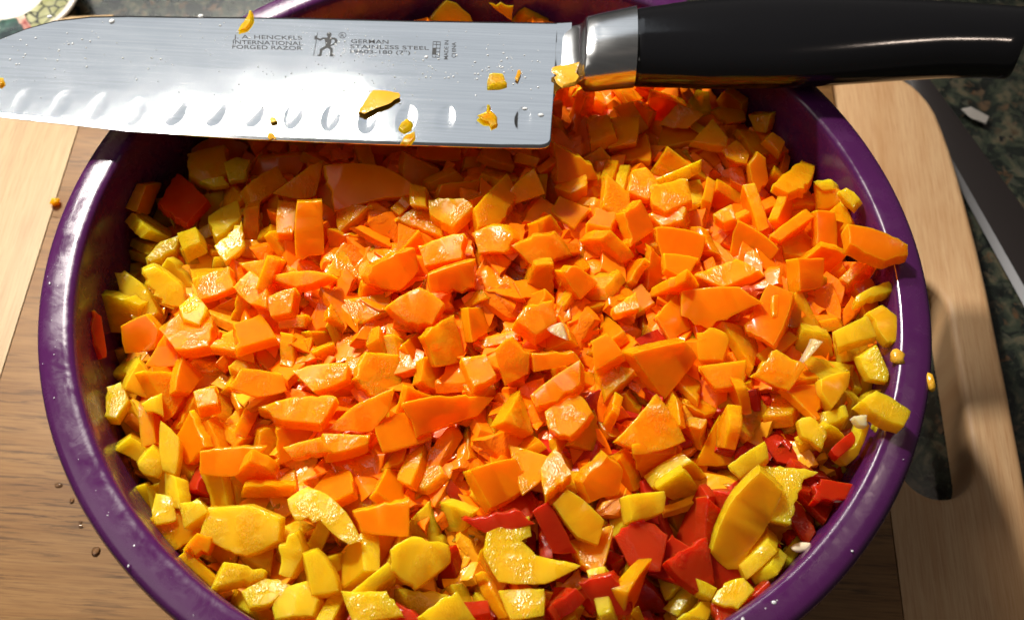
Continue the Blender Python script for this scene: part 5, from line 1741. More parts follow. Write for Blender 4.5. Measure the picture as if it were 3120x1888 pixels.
def slab(name, loop, mat, parent, rounded, hole=None, bev=0.003, z0=0.0):
    """vertical-walled slab from a counter-clockwise loop; rounded[i] = inset of vertex i at the top edge"""
    bm = bmesh.new()

    def ins(lp, amt, sgn):
        n = len(lp); out = []
        for i in range(n):
            p, q, r = Vector(lp[i - 1]), Vector(lp[i]), Vector(lp[(i + 1) % n])
            a = (q - p).normalized(); b = (r - q).normalized()
            m = Vector((-a.y - b.y, a.x + b.x)); m = m.normalized() / max(0.5, m.normalized().dot(Vector((-a.y, a.x))))
            out.append(q + m * amt[i] * sgn)
        return out

    def ring(lp, z): return [bm.verts.new((p[0], p[1], z)) for p in lp]
    tops = []
    for lp, amt in ((loop, rounded),) + (((hole, [bev] * len(hole)),) if hole else ()):
        prev = None
        for f, g in ((1.0, 0.0), (0.62, 0.08), (0.29, 0.29), (0.08, 0.62), (0.0, 1.0)):
            # f: inset share at height top - bev*g
            rg = ring(ins(lp, [a * f for a in amt], 1), z0 + BT - bev * g)
            if prev is None: tops.append(rg)
            else:
                for i in range(len(lp)):
                    j = (i + 1) % len(lp)
                    bm.faces.new((prev[i], rg[i], rg[j], prev[j]))
            prev = rg
        low = ring(lp, z0 + 0.0006)
        for i in range(len(lp)):
            j = (i + 1) % len(lp)
            bm.faces.new((prev[i], low[i], low[j], prev[j]))
    es = []
    for rg in tops:
        for i in range(len(rg)):
            e = bm.edges.get((rg[i], rg[(i + 1) % len(rg)]))
            es.append(e)
    bmesh.ops.triangle_fill(bm, use_beauty=True, use_dissolve=False, edges=es)
    bmesh.ops.recalc_face_normals(bm, faces=bm.faces)
    me = bpy.data.meshes.new(name)
    bm.to_mesh(me); bm.free()
    me.materials.append(mat)
    me.polygons.foreach_set("use_smooth", [True] * len(me.polygons))
    me.set_sharp_from_angle(angle=R(35))
    return link(name, me, parent)


def build_board():
    root = empty("cutting_board", (0, 0, 0))
    tag(root, "thick wooden cutting board with pale end strips and a slot handle, under the bowl", "cutting board")
    yaw = 0.01122
    cs, sn = math.cos(yaw), math.sin(yaw)

    def seam(x, y):  # x offset of seam line at y
        return (x - y * sn) / cs
    top, bot = 0.1668, -0.30
    right = [(0.150, 0.1667), (0.1575, 0.1655), (0.1644, 0.1622), (0.1688, 0.1588), (0.1717, 0.155), (0.1748, 0.1495), (0.1769, 0.1439), (0.1787, 0.1345), (0.1802, 0.1245),
             (0.1817, 0.110), (0.1828, 0.0958), (0.1841, 0.077), (0.1849, 0.0577), (0.1853, 0.036), (0.1856, 0.0144), (0.1858, -0.0141), (0.1852, -0.06), (0.1835, -0.13),
             (0.1800, -0.23), (0.1745, -0.27), (0.160, -0.29), (0.148, bot)]
    # right end strip (counter-clockwise): up along the outer edge reversed
    sr_t, sr_b = seam(0.13703, top), seam(0.13703, bot)
    lp = [(sr_b + 0.0002, bot)] + [p for p in reversed(right)] + [(sr_t + 0.0002, top)]
    b = 0.003
    amt = [0.0002] + [b] * len(right) + [0.0002]
    # stadium hole, clockwise so the slab side is on its left
    hc, hw, h0, h1 = 0.1556, 0.0128, -0.0135, 0.0480
    hole = []
    for i in range(17):
        a = math.pi - math.pi * i / 16
        hole.append((hc + hw * math.cos(a), h1 + hw * math.sin(a)))
    for i in range(17):
        a = -math.pi * i / 16
        hole.append((hc + hw * math.cos(a), h0 + hw * math.sin(a)))
    slab("end_strip", lp, PALEEND, root, amt, hole, b)
    # left end strip
    sl_t, sl_b = seam(-0.16844, top), seam(-0.16844, bot)
    mirror = [(-0.0314 - x, y) for x, y in right]
    lp = [(sl_t - 0.0002, top)] + mirror + [(sl_b - 0.0002, bot)]
    amt = [0.0002] + [b] * len(right) + [0.0002]
    slab("end_strip", lp, MAPLE, root, amt, None, b)
    # cross-grain planks between the strips
    ys = [bot, -0.225, -0.132, 0.062, 0.118, top]
    for y0, y1 in zip(ys, ys[1:]):
        g = 0.00004
        lp = [(seam(-0.16844, y0), y0 + g), (seam(0.13703, y0), y0 + g), (seam(0.13703, y1), y1 - g), (seam(-0.16844, y1), y1 - g)]
        am = 0.0001
        amt = [am, am, am, am]
        if y1 == top: amt = [am, am, 0.003, 0.003]
        slab("plank", lp, BROWN, root, amt, None, 0.0002 if y1 != top else 0.003)


build_board()


# ---------------------------------------------------------------- bowl
def build_bowl():
    prof = [(0.0, 0.0262), (0.060, 0.0264), (0.085, 0.0285), (0.098, 0.034), (0.1055, 0.044), (0.1085, 0.056), (0.1118, 0.080), (0.1139, 0.098),
            (0.11455, 0.1030), (0.1150, 0.1046), (0.1156, 0.1053), (0.1164, 0.1056), (0.1178, 0.10555), (0.1205, 0.1054), (0.1228, 0.1051), (0.1240, 0.1045),
            (0.1247, 0.1036), (0.1250, 0.1022), (0.1249, 0.0995), (0.1245, 0.0985), (0.1235, 0.0982), (0.1200, 0.0985), (0.1178, 0.0975),
            (0.1160, 0.085), (0.1115, 0.050), (0.1060, 0.034), (0.096, 0.0245), (0.080, 0.0206), (0.0, 0.0205)]
    n = 220
    vs, fs = [], []
    for r, z in prof:
        for a in range(n):
            t = 2 * math.pi * a / n
            vs.append((r * math.cos(t), r * math.sin(t), z))
    for i in range(len(prof) - 1):
        for a in range(n):
            b2 = (a + 1) % n
            if i == 0: fs.append(((i + 1) * n + a, (i + 1) * n + b2, 0)); continue
            if i == len(prof) - 2: fs.append((i * n + b2, i * n + a, (i + 1) * n)); continue
            fs.append((i * n + a, (i + 1) * n + a, (i + 1) * n + b2, i * n + b2))
    fs = [tuple(reversed(f)) for f in fs]
    me = mesh("mixing_bowl", vs, fs, [PLASTIC], True, 0)
    bm = bmesh.new(); bm.from_mesh(me)
    bmesh.ops.recalc_face_normals(bm, faces=bm.faces)
    bmesh.ops.delete(bm, geom=[v for v in bm.verts if not v.link_faces], context='VERTS')
    bm.to_mesh(me); bm.free()
    o = link("mixing_bowl", me)
    tag(o, "glossy purple plastic mixing bowl with a wide flat rim, heaped with diced peppers", "bowl")


build_bowl()


# ---------------------------------------------------------------- kitchen knife
SL = 0.032
KO = Vector((-0.1, 0.06, 0.105 + 0.0062))
KX = Vector((1, 0, SL)).normalized()
KY = Vector((0, 1, -0.13))
KY = (KY - KX * KX.dot(KY)).normalized()
KN = KX.cross(KY)


def interp(tab, x):
    if x <= tab[0][0]: return tab[0][1]
    for (a, p), (b, q) in zip(tab, tab[1:]):
        if x <= b: return p + (q - p) * (x - a) / (b - a) if b > a else q
    return tab[-1][1]


SPINE = [(-0.07073, -0.01903), (-0.07043, -0.01272), (-0.06892, -0.00671), (-0.0664, -0.0011), (-0.06277, 0.00453), (-0.05859, 0.00907), (-0.05244, 0.01443), (-0.04465, 0.01914), (-0.03347, 0.02203), (-0.02173, 0.02321), (-0.00985, 0.02374), (0.02987, 0.02597), (0.06964, 0.02735), (0.11605, 0.02963), (0.11945, 0.03019)]
EDGE = [(-0.0707, -0.01966), (-0.0696, -0.02218), (-0.06678, -0.02344), (-0.06181, -0.02407), (-0.0467, -0.02549), (-0.00883, -0.02886), (0.02778, -0.02962), (0.06396, -0.02918), (0.09986, -0.02824), (0.11189, -0.02762), (0.11327, -0.02721), (0.11416, -0.02647), (0.11465, -0.02543), (0.11479, -0.02417), (0.11482, -0.00913), (0.11515, -0.00586), (0.11583, -0.00258), (0.11733, -0.00099), (0.11942, -0.00025)]


def build_knife():
    root = empty("kitchen_knife")
    root.matrix_world = Matrix.Translation(KO) @ Matrix((KX, KY, KN)).transposed().to_4x4()
    tag(root, "large wet santoku knife with black handle, lying across the bowl rims", "knife")
    dims = DATA["DIM"]
    us = []
    u = SPINE[0][0]
    while u < 0.1195:
        us.append(u)
        if u < -0.068 or u > 0.109: u += 0.0003
        else: u += 0.00055
    for x in (0.11479, 0.11483): us.append(x)
    us.append(0.1195); us.sort()
    nv = 92
    vs, fs, fm = [], [], []

    def top(u, v, s):  # s = 0 spine .. 1 edge
        s = min(max(s, 0.0), 1.0)
        z = -0.0005 * s * s
        ve = interp(EDGE, u)
        if u < 0.1146:
            d = v - ve
            if d < 0.0013: z -= (0.0013 - d) * 0.10
        for du, dv in dims:
            a, b3 = (u - du) / 0.0027, (v - dv + (u - du) * -0.06) / 0.0060
            q = a * a + b3 * b3
            if q < 1: z -= (0.00022 if du > -0.005 else 0.00006) * (1 - q) ** 0.9
        return z
    for u in us:
        s0, e0 = interp(SPINE, u), interp(EDGE, u)
        for j in range(nv):
            s = j / (nv - 1)
            v = s0 + (e0 - s0) * s
            z = top(u, v, s)
            if j == 0: z -= 0.00035
            if j == 1: z -= 0.00006
            vs.append((u, v, z))
    nt = len(vs)
    for u in us:
        s0, e0 = interp(SPINE, u), interp(EDGE, u)
        for j in (0, nv - 1):
            s = j / (nv - 1)
            v = s0 + (e0 - s0) * s
            vs.append((u, v, -0.0022 + 0.0007 * s if s < 0.5 else top(u, v, 1) - 0.00025))
    n = len(us)
    for i in range(n - 1):
        for j in range(nv - 1):
            a = i * nv + j
            fs.append((a, a + 1, a + nv + 1, a + nv))
        a, b3 = nt + 2 * i, nt + 2 * (i + 1)
        fs.append((a, b3, b3 + 1, a + 1))
        fs.append((i * nv, (i + 1) * nv, b3, a))
        fs.append((i * nv + nv - 1, a + 1, b3 + 1, (i + 1) * nv + nv - 1))
    fs.append(tuple([(n - 1) * nv + j for j in range(nv)] + [nt + 2 * n - 1, nt + 2 * n - 2]))
    fs = [tuple(f) for f in fs]
    blade = link("blade", mesh("blade", vs, fs, [STEEL], True, 28), root)

    # bolster: loft of oval sections
    def loft(name, secs, mat, expo, parent, nseg=72, cap=True):
        v2, f2 = [], []
        for (u, c, hw, ht, zc, sk) in secs:
            for k in range(nseg):
                t = 2 * math.pi * k / nseg
                cx, sy = math.cos(t), math.sin(t)
                y = c + hw * math.copysign(abs(cx) ** (2 / expo), cx)
                z = zc + ht * math.copysign(abs(sy) ** (2 / expo), sy)
                v2.append((u + sk * (y - c), y, z))
        for i in range(len(secs) - 1):
            for k in range(nseg):
                k2 = (k + 1) % nseg
                f2.append((i * nseg + k, i * nseg + k2, (i + 1) * nseg + k2, (i + 1) * nseg + k))
        if cap:
            f2.append(tuple(reversed(range(nseg))))
            f2.append(tuple((len(secs) - 1) * nseg + k for k in range(nseg)))
        f2 = [tuple(reversed(f)) for f in f2]
        me = mesh(name, v2, f2, [mat], True, 45)
        bm = bmesh.new(); bm.from_mesh(me); bmesh.ops.recalc_face_normals(bm, faces=bm.faces); bm.to_mesh(me); bm.free()
        return link(name, me, parent)
    zc = -0.0011
    BC, H = 0.0158, -0.0014
    loft("bolster", [(0.1168, BC, 0.0136 + H, 0.00116, zc, 0), (0.1195, BC, 0.0145 + H, 0.0016, zc, 0), (0.1215, BC, 0.0148 + H, 0.0027, zc, 0), (0.1229, BC, 0.01495 + H, 0.0044, zc, 0),
                     (0.1236, BC, 0.0150 + H, 0.0066, zc, 0), (0.12385, BC, 0.01505 + H, 0.0078, zc, 0), (0.1244, BC, 0.0152 + H, 0.0083, zc, 0), (0.1275, 0.0167, 0.0156 + H, 0.0086, zc, 0),
                     (0.1335, 0.0186, 0.0159 + H, 0.0089, zc, 0), (0.13965, 0.0205, 0.0163 + H, 0.0092, zc, 0)], BOLST, 2.5, root)
    HT = [(0.13996, 0.0373), (0.15758, 0.04291), (0.17664, 0.0465), (0.19537, 0.04835), (0.21547, 0.04835), (0.23553, 0.0480), (0.25053, 0.0474), (0.2665, 0.0466)]
    HB = [(0.1396, 0.00194), (0.16097, 0.0023), (0.18625, 0.00431), (0.19902, 0.00633), (0.22492, 0.01102), (0.23793, 0.01305), (0.25331, 0.01411), (0.2665, 0.0140)]
    secs = []
    for u in [0.13974, 0.1400, 0.1404] + [0.142 + 0.0035 * i for i in range(35)]:
        t, b4 = interp(HT, u), interp(HB, u)
        k = 1.0 if u > 0.1402 else 0.985
        ht = 0.0088 + 0.0006 * math.sin((u - 0.14) / 0.12 * math.pi)
        sk = 0.0 if u < 0.2 else 0.30 * ((u - 0.2) / 0.054) ** 2
        secs.append((u, (t + b4) / 2 + 0.0012, (t - b4) / 2 * k - 0.0027, ht * k, zc - 0.0006, sk))
    u, c, hw, ht, z_, sk = secs[-1]
    secs.append((u + 0.0012, c, hw * 0.96, ht * 0.93, z_, sk)); secs.append((u + 0.0015, c, hw * 0.85, ht * 0.8, z_, sk))
    loft("handle", secs, BLACK, 2.25, root, 80)

    # etched writing and emblem, children of the blade
    zt = 0.00003

    def surf(u, v):
        s0, e0 = interp(SPINE, u), interp(EDGE, u)
        return top(u, v, (v - s0) / (e0 - s0)) + zt
    for txt, u0, v0, u1, v1, cu, cv in DATA["TX"]:
        cd = bpy.data.curves.new("text", 'FONT')
        cd.body = txt
        cd.offset = 0.004
        to = bpy.data.objects.new("text", cd)
        COL.objects.link(to)
        dg = bpy.context.evaluated_depsgraph_get()
        me = bpy.data.meshes.new_from_object(to.evaluated_get(dg))
        bpy.data.objects.remove(to)
        xs = [v.co.x for v in me.vertices]; ys = [v.co.y for v in me.vertices]
        x0, x1 = min(xs), max(xs)
        capy = 0.73 if 'R' != txt else 0.73
        base = Vector((u1 - u0, v1 - v0)); up = Vector((cu - u0, cv - v0))
        for v in me.vertices:
            p = Vector((u0, v0)) + base * ((v.co.x - x0) / (x1 - x0)) + up * (v.co.y / capy)
            v.co = (p.x, p.y, surf(p.x, p.y))
        me.materials.append(ETCH)
        link("etched_lettering", me, blade)

    def polys(name, lst, holes=()):
        bm = bmesh.new()
        for lp in lst:
            vv = [bm.verts.new((u, v, surf(u, v))) for u, v in lp]
            es = [bm.edges.new((vv[i], vv[(i + 1) % len(vv)])) for i in range(len(vv))]
            if not holes: bmesh.ops.triangle_fill(bm, use_beauty=True, edges=es)
        for lp in holes:
            vv = [bm.verts.new((u, v, surf(u, v))) for u, v in lp]
            for i in range(len(vv)): bm.edges.new((vv[i], vv[(i + 1) % len(vv)]))
        if holes: bmesh.ops.triangle_fill(bm, use_beauty=True, edges=bm.edges[:])
        for f in bm.faces:
            if f.normal.z < 0: f.normal_flip()
        me = bpy.data.meshes.new(name)
        bm.to_mesh(me); bm.free()
        me.materials.append(ETCH)
        link(name, me, blade)
    F = DATA["FIG"]
    polys("etched_figure", [F["head"], F["pole"], F["axe"]])
    polys("etched_figure", [F["body"]], [F["arm"]])
    polys("etched_ring", [F["ring"]], [F["ringin"]])
    polys("etched_grid", DATA["GX"])
    return root, surf


KNIFE, ksurf = build_knife()


# ---------------------------------------------------------------- pepper pieces
def piece_mesh(name, poly, t, mats, face, seed, bend=0.0):
    """one dice: polygon corners (metres, ccw), thickness t downwards from z=0; top face 'f' flesh, 'c' cut or 's' skin"""
    rng = random.Random(seed)
    n0 = len(poly)
    lp = []
    rag = [rng.random() for _ in range(n0)]
    for i in range(n0):
        a, b = Vector(poly[i]), Vector(poly[(i + 1) % n0])
        L = (b - a).length
        d = (b - a).normalized() if L > 0 else Vector((1, 0))
        nn = Vector((d.y, -d.x))
        m = max(2, min(9, int(L / 0.0014)))
        amp = 0.00005 + 0.00036 * (rag[i] > 0.55) * rng.random()
        bow = rng.uniform(-0.02, 0.05) * L
        for j in range(m):
            f = (j + (rng.uniform(-.25, .25) if j else 0)) / m
            off = bow * 4 * f * (1 - f) + (rng.gauss(0, amp) if j else 0)
            lp.append(a + (b - a) * f + nn * off)
    n = len(lp)

    def inset(amt, push=0.0):
        out = []
        for i in range(n):
            p, q, r = lp[i - 1], lp[i], lp[(i + 1) % n]
            a = (q - p); b = (r - q)
            a = a.normalized() if a.length > 1e-9 else Vector((1, 0)); b = b.normalized() if b.length > 1e-9 else a
            m = Vector((-a.y - b.y, a.x + b.x))
            m = m.normalized() if m.length > 1e-6 else Vector((-a.y, a.x))
            out.append(q + m * amt)
        return out
    vs, fs, fm = [], [], []
    ang = rng.random() * 6.28
    ca, sa = math.cos(ang), math.sin(ang)
    cur = bend if bend else rng.uniform(-3, 12)
    tx, ty = rng.uniform(-.13, .13), rng.uniform(-.13, .13)

    def zb(p):
        w = p.x * ca + p.y * sa
        return -cur * w * w
    und = rng.uniform(-0.0008, 0.0006)
    shx, shy = rng.uniform(-.0012, .0012), rng.uniform(-.0012, .0012)
    rings = [(0.00028, 0.0), (0.00004, -0.00018), (und * .5, -t * .5), (und, -t + 0.0003), (und + 0.0003, -t)]
    for k, (ins, z) in enumerate(rings):
        pts = inset(ins)
        f = -z / t
        for p in pts:
            jz = rng.gauss(0, 0.00003)
            vs.append((p.x + shx * f, p.y + shy * f, z + zb(p) + (tx * p.x + ty * p.y) * f * .8 + jz))
    for k in range(len(rings) - 1):
        for i in range(n):
            j = (i + 1) % n
            fs.append((k * n + i, (k + 1) * n + i, (k + 1) * n + j, k * n + j))
            fm.append(1)
    c0 = len(vs)
    # top: inner ring scaled toward the centroid only when convex enough, otherwise a plain cap
    fs.append(tuple(range(n))); fm.append({'f': 0, 'c': 1, 's': 2}[face])
    K = (len(rings) - 1) * n
    fs.append(tuple(reversed(range(K, K + n)))); fm.append({'f': 2, 'c': 1, 's': 0}[face])
    me = mesh(name, vs, fs, mats, True, 0, fm)
    bm = bmesh.new(); bm.from_mesh(me)
    bmesh.ops.triangulate(bm, faces=[f for f in bm.faces if len(f.verts) > 4], ngon_method='BEAUTY')
    bm.to_mesh(me); bm.free()
    me.set_sharp_from_angle(angle=R(33))
    return me


def outline(rng):
    """corner polygon of one dice, metres, roughly centred"""
    k=rng.random()
    if k<.62:   # skewed quad
        a=rng.uniform(.0085,.0142);b=rng.uniform(.0070,.0118);s=rng.uniform(-.5,.5)*b
        c=[(-a/2-s/2,-b/2),(a/2-s/2,-b/2),(a/2+s/2,b/2),(-a/2+s/2,b/2)]
        j=.0020
    elif k<.76: # strip
        a=rng.uniform(.0125,.019);b=rng.uniform(.005,.0078);s=rng.uniform(-.4,.4)*b
        c=[(-a/2-s/2,-b/2),(a/2-s/2,-b/2*rng.uniform(.5,1)),(a/2+s/2,b/2),(-a/2+s/2,b/2)];j=.0014
    elif k<.9: # pentagon
        a=rng.uniform(.0060,.0082);p=rng.random()*6.28
        c=[(a*math.cos(p+i*1.2566)*rng.uniform(.8,1.15),a*math.sin(p+i*1.2566)*rng.uniform(.7,1)) for i in range(5)];j=.0005
    else: # triangle
        a=rng.uniform(.0068,.0095)
        c=[(a*math.cos(i*2.094)*rng.uniform(.8,1.2),a*math.sin(i*2.094)*rng.uniform(.8,1.2)) for i in range(3)];j=.0006
    c=[(x+rng.uniform(-j,j),y+rng.uniform(-j,j)) for x,y in c]
    mx=sum(p[0] for p in c)/len(c);my=sum(p[1] for p in c)/len(c)
    return [((x-mx)*.88,(y-my)*.88) for x,y in c]
NP=48
def protos():
    rng=random.Random(11);out=[]
    for i in range(NP):
        c=outline(rng);t=rng.uniform(.0026,.0042)
        out.append((c,t))
    return out



TAB=[(0,.103),(35,.087),(60,.080),(90,.083),(150,.080),(180,.083),(210,.086),(240,.090),(270,.092),(300,.092),(330,.101),(360,.103)]
def edge_h(deg):
    deg%=360
    for (a,h),(b,g) in zip(TAB,TAB[1:]):
        if a<=deg<=b:
            t=(deg-a)/(b-a);t=t*t*(3-2*t);return h+(g-h)*t
def heap_h(x,y):
    r=min(math.hypot(x,y)/.113,1.0);e=edge_h(math.degrees(math.atan2(y,x)))
    h=.1065+(e-.1065)*r**2
    k=min(max((y-.02)/.02,0),1)
    return min(h,.1065-.0075*k)


KIND = {'o': ("orange_pepper_piece", "orange"), 'd': ("orange_pepper_piece", "orange"), 'y': ("yellow_pepper_piece", "yellow"), 'r': ("red_pepper_piece", "red"), 'w': ("pith_scrap", "white")}
BUR = set(DATA["BUR"])


def zone(p):
    """where in the heap a piece lies, in words one can find in the photograph"""
    x, y = p[0], p[1]
    r, a = math.hypot(x, y), math.degrees(math.atan2(y, x))
    if y > 0.036: return "under the knife handle" if x > 0.015 else "behind the knife blade"
    if r > 0.082:
        if abs(a) < 38: return "along the right rim"
        if -75 < a < 0: return "along the lower right rim"
        if -118 < a < 0: return "along the near rim"
        if -160 < a < 0: return "along the lower left rim"
        return "along the left bowl wall"
    if y > 0.018: return "just below the knife blade"
    if y < -0.05: return "in the heap's lower front"
    if x < -0.028: return "left of the heap's middle"
    if x > 0.03: return "right of the heap's middle"
    return "in the heap's very middle"


CLASSES = {}
ORD = ["leftmost", "second from the left", "third from the left", "fourth from the left", "fifth from the left", "sixth from the left", "seventh from the left",
       "eighth from the left", "ninth from the left", "tenth from the left", "eleventh from the left", "twelfth from the left", "thirteenth from the left", "fourteenth from the left",
       "fifteenth from the left", "sixteenth from the left"]


def finish(o, col, p, lab=None, poly=None):
    w = KIND[col][1]
    if lab:
        tag(o, lab, "pepper piece" if col != 'w' else "pith")
        return
    n = len(poly)
    area = abs(sum(poly[i - 1][0] * poly[i][1] - poly[i][0] * poly[i - 1][1] for i in range(n))) / 2
    xs = [q[0] for q in poly]; ys = [q[1] for q in poly]
    a, b = max(xs) - min(xs), max(ys) - min(ys)
    shape = "triangles" if n == 3 else "strips" if max(a, b) > 1.75 * min(a, b) else "squares" if n == 4 else "chunks"
    size = "small" if area < 0.000070 else "medium" if area < 0.000105 else "large"
    CLASSES.setdefault((size, w, shape, zone(p)), []).append(o)


def label_pieces():
    inv = co.matrix_world.inverted()
    for (size, w, shape, z), obs in CLASSES.items():
        def sx(o):
            q = inv @ o.matrix_world.translation
            return q.x / -q.z
        obs.sort(key=sx)
        for i, o in enumerate(obs):
            if len(obs) == 1: lab = "the one %s %s pepper %s %s" % (size, w, shape[:-1], z)
            elif i == len(obs) - 1: lab = "rightmost of the %s %s pepper %s %s" % (size, w, shape, z)
            else: lab = "%s of the %s %s pepper %s %s" % (ORD[min(i, 15)], size, w, shape, z)
            tag(o, lab, "pepper piece", "diced %s pepper pieces heaped in the bowl" % w)


def build_pieces():
    P = protos()
    cache, FILL = {}, {}
    bur = bmesh.new()
    burm = []
    for i, (k, col, x, y, z, qw, qx, qy, qz) in enumerate(DATA["S"]):
        key = (k, col)
        if key not in cache:
            c, t = P[k]
            me = piece_mesh(KIND[col][0], c, t, PM[col], "fcs"[(k * 7) % 3 if k % 4 else 0], 100 + k)
            for v in me.vertices: v.co.z += t / 2
            cache[key] = me
        q = Quaternion((qw / 1000, qx / 1000, qy / 1000, qz / 1000)).normalized()
        M = Matrix.Translation((x * 1e-5, y * 1e-5, z * 1e-5)) @ q.to_matrix().to_4x4()
        if i in BUR:
            tmp = cache[key].copy(); tmp.transform(M)
            for pl in tmp.polygons: pl.material_index += 3 * "oyr".index(col)
            bur.from_mesh(tmp); bpy.data.meshes.remove(tmp)
            continue
        o = link(KIND[col][0], cache[key])
        o.matrix_world = M
        finish(o, col, M.translation, None, P[k][0])
    if BUR:
        nr, na = 40, 150
        rows = []
        rg = random.Random(4)
        for i in range(nr + 1):
            r = 0.1135 * i / nr
            rows.append([bur.verts.new((r * math.cos(6.28319 * a / na), r * math.sin(6.28319 * a / na),
                                        heap_h(r * math.cos(6.28319 * a / na), r * math.sin(6.28319 * a / na)) - 0.0125 + rg.uniform(-.0022, .0022) - 0.004 * (i / nr) ** 6)) for a in range(na)])
        for i in range(nr):
            for a in range(na):
                f = bur.faces.new((rows[i][a], rows[i + 1][a], rows[i + 1][(a + 1) % na], rows[i][(a + 1) % na]))
                c = f.calc_center_median()
                rr, an = math.hypot(c.x, c.y), math.degrees(math.atan2(c.y, c.x))
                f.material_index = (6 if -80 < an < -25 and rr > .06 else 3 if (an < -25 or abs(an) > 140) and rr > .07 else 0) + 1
        for i in range(1050):
            r, a = 0.110 * math.sqrt(rg.random()), rg.uniform(-180, 180)
            x, y = r * math.cos(R(a)), r * math.sin(R(a))
            z = heap_h(x, y) - rg.uniform(0.0052, 0.0095) - 0.004 * (r / 0.11) ** 4
            c = 'y' if (a < -25 or abs(a) > 140) and r > .072 else 'o'
            if -80 < a < -20 and r > .05 and rg.random() < .45: c = 'r'
            q = rg.randrange(NP)
            tmp = FILL.get((q, c))
            if tmp is None:
                cc, t = P[q]
                tmp = piece_mesh("fill", [(u * .92, v * .92) for u, v in cc], t * .8, PM[c], "fc"[q % 2], 300 + q)
                for pl in tmp.polygons: pl.material_index += 3 * "oyr".index(c)
                FILL[(q, c)] = tmp
            one = tmp.copy()
            one.transform(Matrix.Translation((x, y, z)) @ Matrix.Rotation(rg.uniform(-.45, .45), 4, 'X') @ Matrix.Rotation(rg.uniform(-.45, .45), 4, 'Y') @ Matrix.Rotation(rg.uniform(0, 6.28), 4, 'Z'))
            bur.from_mesh(one); bpy.data.meshes.remove(one)
        me = bpy.data.meshes.new("buried_pepper")
        bur.to_mesh(me)
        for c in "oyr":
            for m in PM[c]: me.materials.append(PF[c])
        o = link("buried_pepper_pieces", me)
        tag(o, "mixed diced pepper buried under the top of the heap in the bowl", "pepper pieces", None, "stuff")
    bur.free()
    for i, (col, face, t, ce, q, pts, lab) in enumerate(DATA["T"]):
        me = piece_mesh(KIND[col][0], [(a * 1e-4, b * 1e-4) for a, b in pts], t, PM[col], face, 900 + i, 0.01 if len(pts) > 6 else 0)
        o = link(KIND[col][0], me)
        o.matrix_world = Matrix.Translation(ce) @ Quaternion(q).to_matrix().to_4x4()
        finish(o, col, ce, lab, [(a * 1e-4, b * 1e-4) for a, b in pts])
    label_pieces()
    # bits stuck on the blade
    KM = KNIFE.matrix_world.copy()
    KM = Matrix.Translation(KO) @ Matrix((KX, KY, KN)).transposed().to_4x4()
    for i, (col, ce, pts, lab) in enumerate(DATA["KB"]):
        t = 0.0009 if len(pts) < 8 else 0.0011
        me = piece_mesh("pepper_bit", [(a * 1e-4, b * 1e-4) for a, b in pts], t, PM['a' if col == 'y' else 'o'], 'f' if i % 2 else 'c', 1500 + i, 0.01)
        o = link("pepper_bit", me)
        z = ksurf(max(-0.074, min(ce[0], 0.118)), ce[1])
        if 'bolster' in lab: z = 0.0012
        o.matrix_world = KM @ Matrix.Translation((ce[0], ce[1], z + t * 0.9))
        tag(o, lab, "pepper bit")


build_pieces()


# ---------------------------------------------------------------- loose bits: sliver on the wall, seeds, crumbs, scrap
def lump(name, loc, size, mat, seed, rot=0.0, sub=2, jit=0.12, tilt=0.0):
    rng = random.Random(seed)
    bm = bmesh.new()
    bmesh.ops.create_icosphere(bm, subdivisions=sub, radius=1)
    for v in bm.verts:
        v.co *= 1 + rng.gauss(0, jit)
        v.co = Vector((v.co.x * size[0] / 2, v.co.y * size[1] / 2, v.co.z * size[2] / 2))
    me = bpy.data.meshes.new(name)
    bm.to_mesh(me); bm.free()
    me.polygons.foreach_set("use_smooth", [True] * len(me.polygons))
    me.materials.append(mat)
    o = link(name, me)
    o.location = loc
    o.rotation_euler = (0, tilt, rot)
    return o


